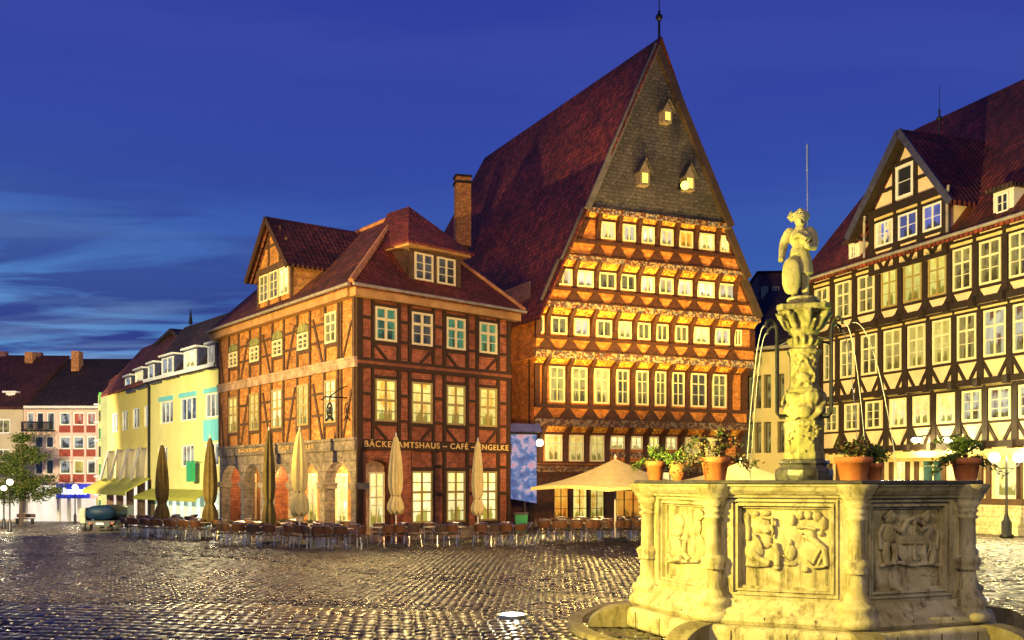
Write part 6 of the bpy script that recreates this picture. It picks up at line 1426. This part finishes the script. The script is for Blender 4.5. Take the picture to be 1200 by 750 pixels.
# ------------------------------------------------------------------ bistro chairs and tables
mat['weave'] = plain('brown_weave', (.13, .055, .022), (.06, .025, .011), .6, 60, .004)
mat['weave_d'] = plain('dark_weave', (.07, .045, .035), (.03, .02, .016), .6, 60, .004)
mat['ttop'] = plain('table_top_pale', (.66, .62, .54), (.50, .46, .40), .3, 8, .001)
def make_chair(weave, lab):
    r = thing('bistro_chair', lab, 'chair', (0, 0, -50)); ORG[r.name] = (0, 0, 0)
    m = MB(); ring = [(-.21, -.21), (.21, -.21), (.22, .12), (.12, .22), (-.12, .22), (-.22, .12)]; m.flat(ring, .43, .465); m.build('seat', weave, r)
    m = MB(); A = [R(a) for a in range(20, 161, 20)]
    for a, b in zip(A, A[1:]):
        P = lambda q, z, d: ((.25 + d) * math.cos(q), -.02 + (.25 + d) * math.sin(q) + (z - .5) * .18, z)
        top = lambda q: .80 + .05 * math.sin(q); 
        m.poly([P(a, .56, 0), P(b, .56, 0), P(b, top(b), 0), P(a, top(a), 0)]); m.poly([P(b, .56, .025), P(a, .56, .025), P(a, top(a), .025), P(b, top(b), .025)]); m.poly([P(a, top(a), 0), P(b, top(b), 0), P(b, top(b), .025), P(a, top(a), .025)])
    m.build('backrest', weave, r)
    m = MB(); m.tube([(-.24, -.22, .43), (-.26, -.20, .66), (-.27, 0, .67), (-.25, .14, .82), (-.14, .27, .86), (.14, .27, .86), (.25, .14, .82), (.27, 0, .67), (.26, -.20, .66), (.24, -.22, .43)], .014, 6); m.build('armrest_frame', mat['steel'], r)
    for sx, sy in ((-1, -1), (1, -1), (1, 1), (-1, 1)):
        m = MB(); m.tube([(sx * .24, sy * .20, .44), (sx * .27, sy * .25, 0)], .015, 6); m.build('leg', mat['steel'], r)
    return r
def make_table(lab):
    r = thing('bistro_table', lab, 'table', (0, 0, -50)); ORG[r.name] = (0, 0, 0)
    m = MB(); m.lathe(0, 0, [(.33, .715), (.36, .72), (.36, .74), (.34, .745)], 24); m.build('table_top', mat['ttop'], r); m = MB(); m.tube([(0, 0, .05), (0, 0, .72)], .03, 8); m.build('pedestal', mat['steel'], r)
    m = MB(); [m.tube([(0, 0, .09), (.28 * math.cos(a), .28 * math.sin(a), .015)], .018, 6) for a in (R(45), R(135), R(225), R(315))]; m.build('base', mat['steel'], r); return r
ch0 = make_chair(mat['weave'], 'x'); ch1 = make_chair(mat['weave_d'], 'x'); tb0 = make_table('x'); USED = set()
def put(proto, x, y, rz, label, group):
    z = gz(x, y) + .01
    if proto.name not in USED:
        USED.add(proto.name); proto.location = (x, y, z); proto.rotation_euler = (0, 0, rz); proto['label'] = label; proto['group'] = group; return
    dup(proto, (x, y, z), rz, label, group)
rr = random.Random(21)
def terrace(where, rows, protos):
    """rows: list of (row name, photo start, photo end, number of tables); chairs before, behind and beside each table"""
    for rname, p, q, n in rows:
        a, b = gpt(*p), gpt(*q); base = math.atan2(b[1] - a[1], b[0] - a[0]); nx, ny = math.sin(base), -math.cos(base); F, B = [], []
        for i in range(n):
            if i not in (0, n - 1) and rr.random() < .14: continue
            t_ = (i + .5) / n; x = a[0] + (b[0] - a[0]) * t_ + rr.uniform(-.1, .1); y = a[1] + (b[1] - a[1]) * t_ + rr.uniform(-.12, .12)
            put(tb0, x, y, rr.uniform(0, 1), f'small round table, {ORD[i]} from left in the {rname} {where}', 'bistro tables on the terraces')
            for s in (-1, 1):
                F.append((x + nx * .56 + math.cos(base) * s * .26, y + ny * .56 + math.sin(base) * s * .26, base + math.pi + s * .35)) if rr.random() < .93 else None
            B.append((x - nx * .58, y - ny * .58, base + rr.uniform(-.4, .4)))
            if rr.random() < .6: B.append((x + math.cos(base) * .66, y + math.sin(base) * .66 , base - math.pi / 2 + rr.uniform(-.3, .3)))
        for side, lst in (('front', F), ('rear', B)):
            for i, (x, y, rz) in enumerate(sorted(lst)):
                c = protos[rr.random() < .3]; col = 'brown' if c is ch0 else 'dark'
                put(c, x, y, rz, f'{col} bistro chair, {ORD[min(i, 25)]} from left, {side} of {rname} {where}', 'bistro chairs on the terraces')
terrace('at the yellow facade', [('near row', (160, 627.5), (248, 633), 6), ('far row', (166, 623), (240, 626), 4)], (ch0, ch1))
terrace('at the arcade', [('near row', (256, 637), (412, 643), 8), ('middle row', (262, 631), (405, 637), 5)], (ch0, ch1))
terrace('at the brick front', [('near row', (428, 640.5), (612, 638), 6)], (ch0, ch1))
terrace('at the gabled house', [('near row', (636, 633.5), (762, 632.5), 7), ('far row', (650, 629), (765, 628), 5)], (ch0, ch1))
# ------------------------------------------------------------------ bin, bench, lorry, bicycle
def build_bin():
    x, y, z = gpt(611, 627); r = thing('wheeled_bin', 'dark green wheeled bin between the brick front and the gabled house', 'bin', (x, y, z)); m = MB(); rings = [[(x - a, y - b, z + h), (x + a, y - b, z + h), (x + a, y + b, z + h), (x - a, y + b, z + h)] for a, b, h in ((.24, .26, .08), (.30, .34, .95))]; m.loft(rings); m.build('body', mat['green_sign'], r)
    m = MB(); m.box(x - .33, x + .33, y - .38, y + .38, z + .955, z + 1.04); m.tube([(x - .3, y + .42, z + .98), (x + .3, y + .42, z + .98)], .025, 6); m.build('lid', mat['planter'], r)
    for s in (-1, 1): m = MB(Frame(x + s * .27, y + .25, (0, 1))); m.lathe(0, 0, [(.001, 0)], 3) if False else m.tube([(0, -.04, z + .1), (0, .04, z + .1)], .1, 12); m.build('wheel', mat['planter'], r)
build_bin()
def build_bench():
    x, y, z = gpt(29, 614); r = thing('bench', 'grey bench beside the tree at the left edge', 'bench', (x, y, z)); m = MB(); m.box(x - .8, x + .8, y - .2, y + .2, z + .42, z + .48); m.build('seat', mat['timber_grey'], r); m = MB(); m.box(x - .8, x + .8, y + .2, y + .25, z + .55, z + .85); m.build('backrest', mat['timber_grey'], r)
    for s in (-.65, .65): m = MB(); m.box(x + s - .04, x + s + .04, y - .2, y + .22, z, z + .42); m.build('leg', mat['metal_d'], r)
build_bench()
def build_lorry():
    x, y, z = gpt(116, 622.5); k = 1150 / y; s = 42 / k / 2.2; F = Frame(x, y, (1, .10)); r = thing('tank_lorry', 'small dark blue lorry with rounded tank body parked before the shops', 'lorry', (x, y, z)); w = 1.0 * s
    W = lambda v: v * s
    m = MB(F); rings = []
    for yy, f in ((-.15, .0), (-.15, .82), (.0, .95), (.3, 1.0), (2.4, 1.0), (2.6, .9)):
        if f == 0: continue
        rings.append([(W(.08) + W(.92) * f * math.copysign(abs(math.cos(a)) ** .7, math.cos(a)), W(yy), z + W(1.12) + W(.46) * f * math.copysign(abs(math.sin(a)) ** .8, math.sin(a))) for a in np.linspace(0, 2 * math.pi, 25)[:-1]])
    m.loft(rings); m.build('tank', mat['blue_paint'], r, True)
    m = MB(F); m.box(W(-.75), W(.95), W(-.1), W(3.6), z + W(.42), z + W(.64)); m.box(W(-.3), W(.7), W(-.22), W(-.1), z + W(.30), z + W(.62)); m.build('chassis', mat['planter'], r)
    m = MB(F); m.box(W(-.10), W(.34), W(-.25), W(-.225), z + W(.42), z + W(.52)); m.build('number_plate', mat['frame_w'], r)
    m = MB(F); m.prism([(W(-1.1), z + W(.45)), (W(.9), z + W(.45)), (W(.9), z + W(1.5)), (W(-1.0), z + W(1.5))], W(2.8), W(4.2)); m.build('cab', mat['cab_paint'], r)
    m = MB(F); m.box(W(-1.12), W(-.82), W(.0), W(1.3), z + W(.5), z + W(1.42)); m.box(W(-1.1), W(-.86), W(-.04), W(0), z + W(.9), z + W(1.3)); m.build('side_locker', mat['cab_paint'], r)
    for xx in (-.80, .78):
        for yy in (.25, 3.2):
            for off in ((-.16, .16) if yy < 1 else (0,)):
                m = MB(F); c = (W(xx + off), W(yy)); m.tube([(c[0] - W(.11), c[1], z + W(.30)), (c[0] + W(.11), c[1], z + W(.30))], W(.30), 16); wh = m.build('wheel', mat['planter'], r)
                m = MB(F); m.tube([(c[0] - W(.12), c[1], z + W(.30)), (c[0] + W(.12), c[1], z + W(.30))], W(.14), 12); m.build('rim', mat['lead'], wh)
    for xx in (-.45, .85): m = MB(F); m.box(W(xx) - W(.09), W(xx) + W(.09), W(-.26), W(-.20), z + W(.44), z + W(.54)); m.build('tail_light', mat['redpanel'], r)
mat['blue_paint'] = plain('paint_dark_blue', (.004, .014, .04), (.002, .008, .02), .5, 2, .001, spec=.12)
mat['cab_paint'] = plain('paint_pale_grey', (.22, .22, .17), (.16, .16, .13), .4, 2, .001)
build_lorry()
def build_bicycle():
    x, y, z = gpt(1193, 627.5); F = Frame(x, y, (1, -.35)); r = thing('bicycle', 'black bicycle standing beside the two-armed street lamp', 'bicycle', (x, y, z)); R_ = .34
    for xx in (.2, 1.26):
        m = MB(F); m.tube([(xx + R_ * math.cos(a), 0, z + R_ + R_ * math.sin(a)) for a in np.linspace(0, 2 * math.pi, 25)], .02, 6, False); wh = m.build('wheel', mat['planter'], r)
        m = MB(F); [m.tube([(xx, 0, z + R_), (xx + R_ * math.cos(a), 0, z + R_ + R_ * math.sin(a))], .004, 3) for a in np.linspace(0, 2 * math.pi, 13)[:-1]]; m.tube([(xx, -.04, z + R_), (xx, .04, z + R_)], .03, 8); m.build('spokes', mat['steel'], wh)
    m = MB(F); a, b, c, d, e = (.2, 0, z + .34), (.42, 0, z + .86), (.70, 0, z + .30), (.95, 0, z + .80), (1.26, 0, z + .34); hd = (.38, 0, z + .80)
    for p, q in ((a, hd), (hd, (.35, 0, z + .98)), (hd, d), ((.36, 0, z + .72), c), (c, d), (c, e), (e, d), (d, (.97, 0, z + .92))): m.tube([p, q], .018, 6)
    m.build('frame', mat['metal_d'], r); m = MB(F); m.tube([(.30, -.28, z + 1.02), (.34, -.1, z + 1.0), (.34, .1, z + 1.0), (.30, .28, z + 1.02)], .015, 6); m.build('handlebar', mat['steel'], r)
    m = MB(F); m.ball((1.0, 0, z + .95), .13, 8, (1, .6, .3)); m.build('saddle', mat['planter'], r); m = MB(F); m.ball((.14, 0, z + .78), .05, 8); m.build('headlight', mat['kerb_lamp'], r)
build_bicycle()
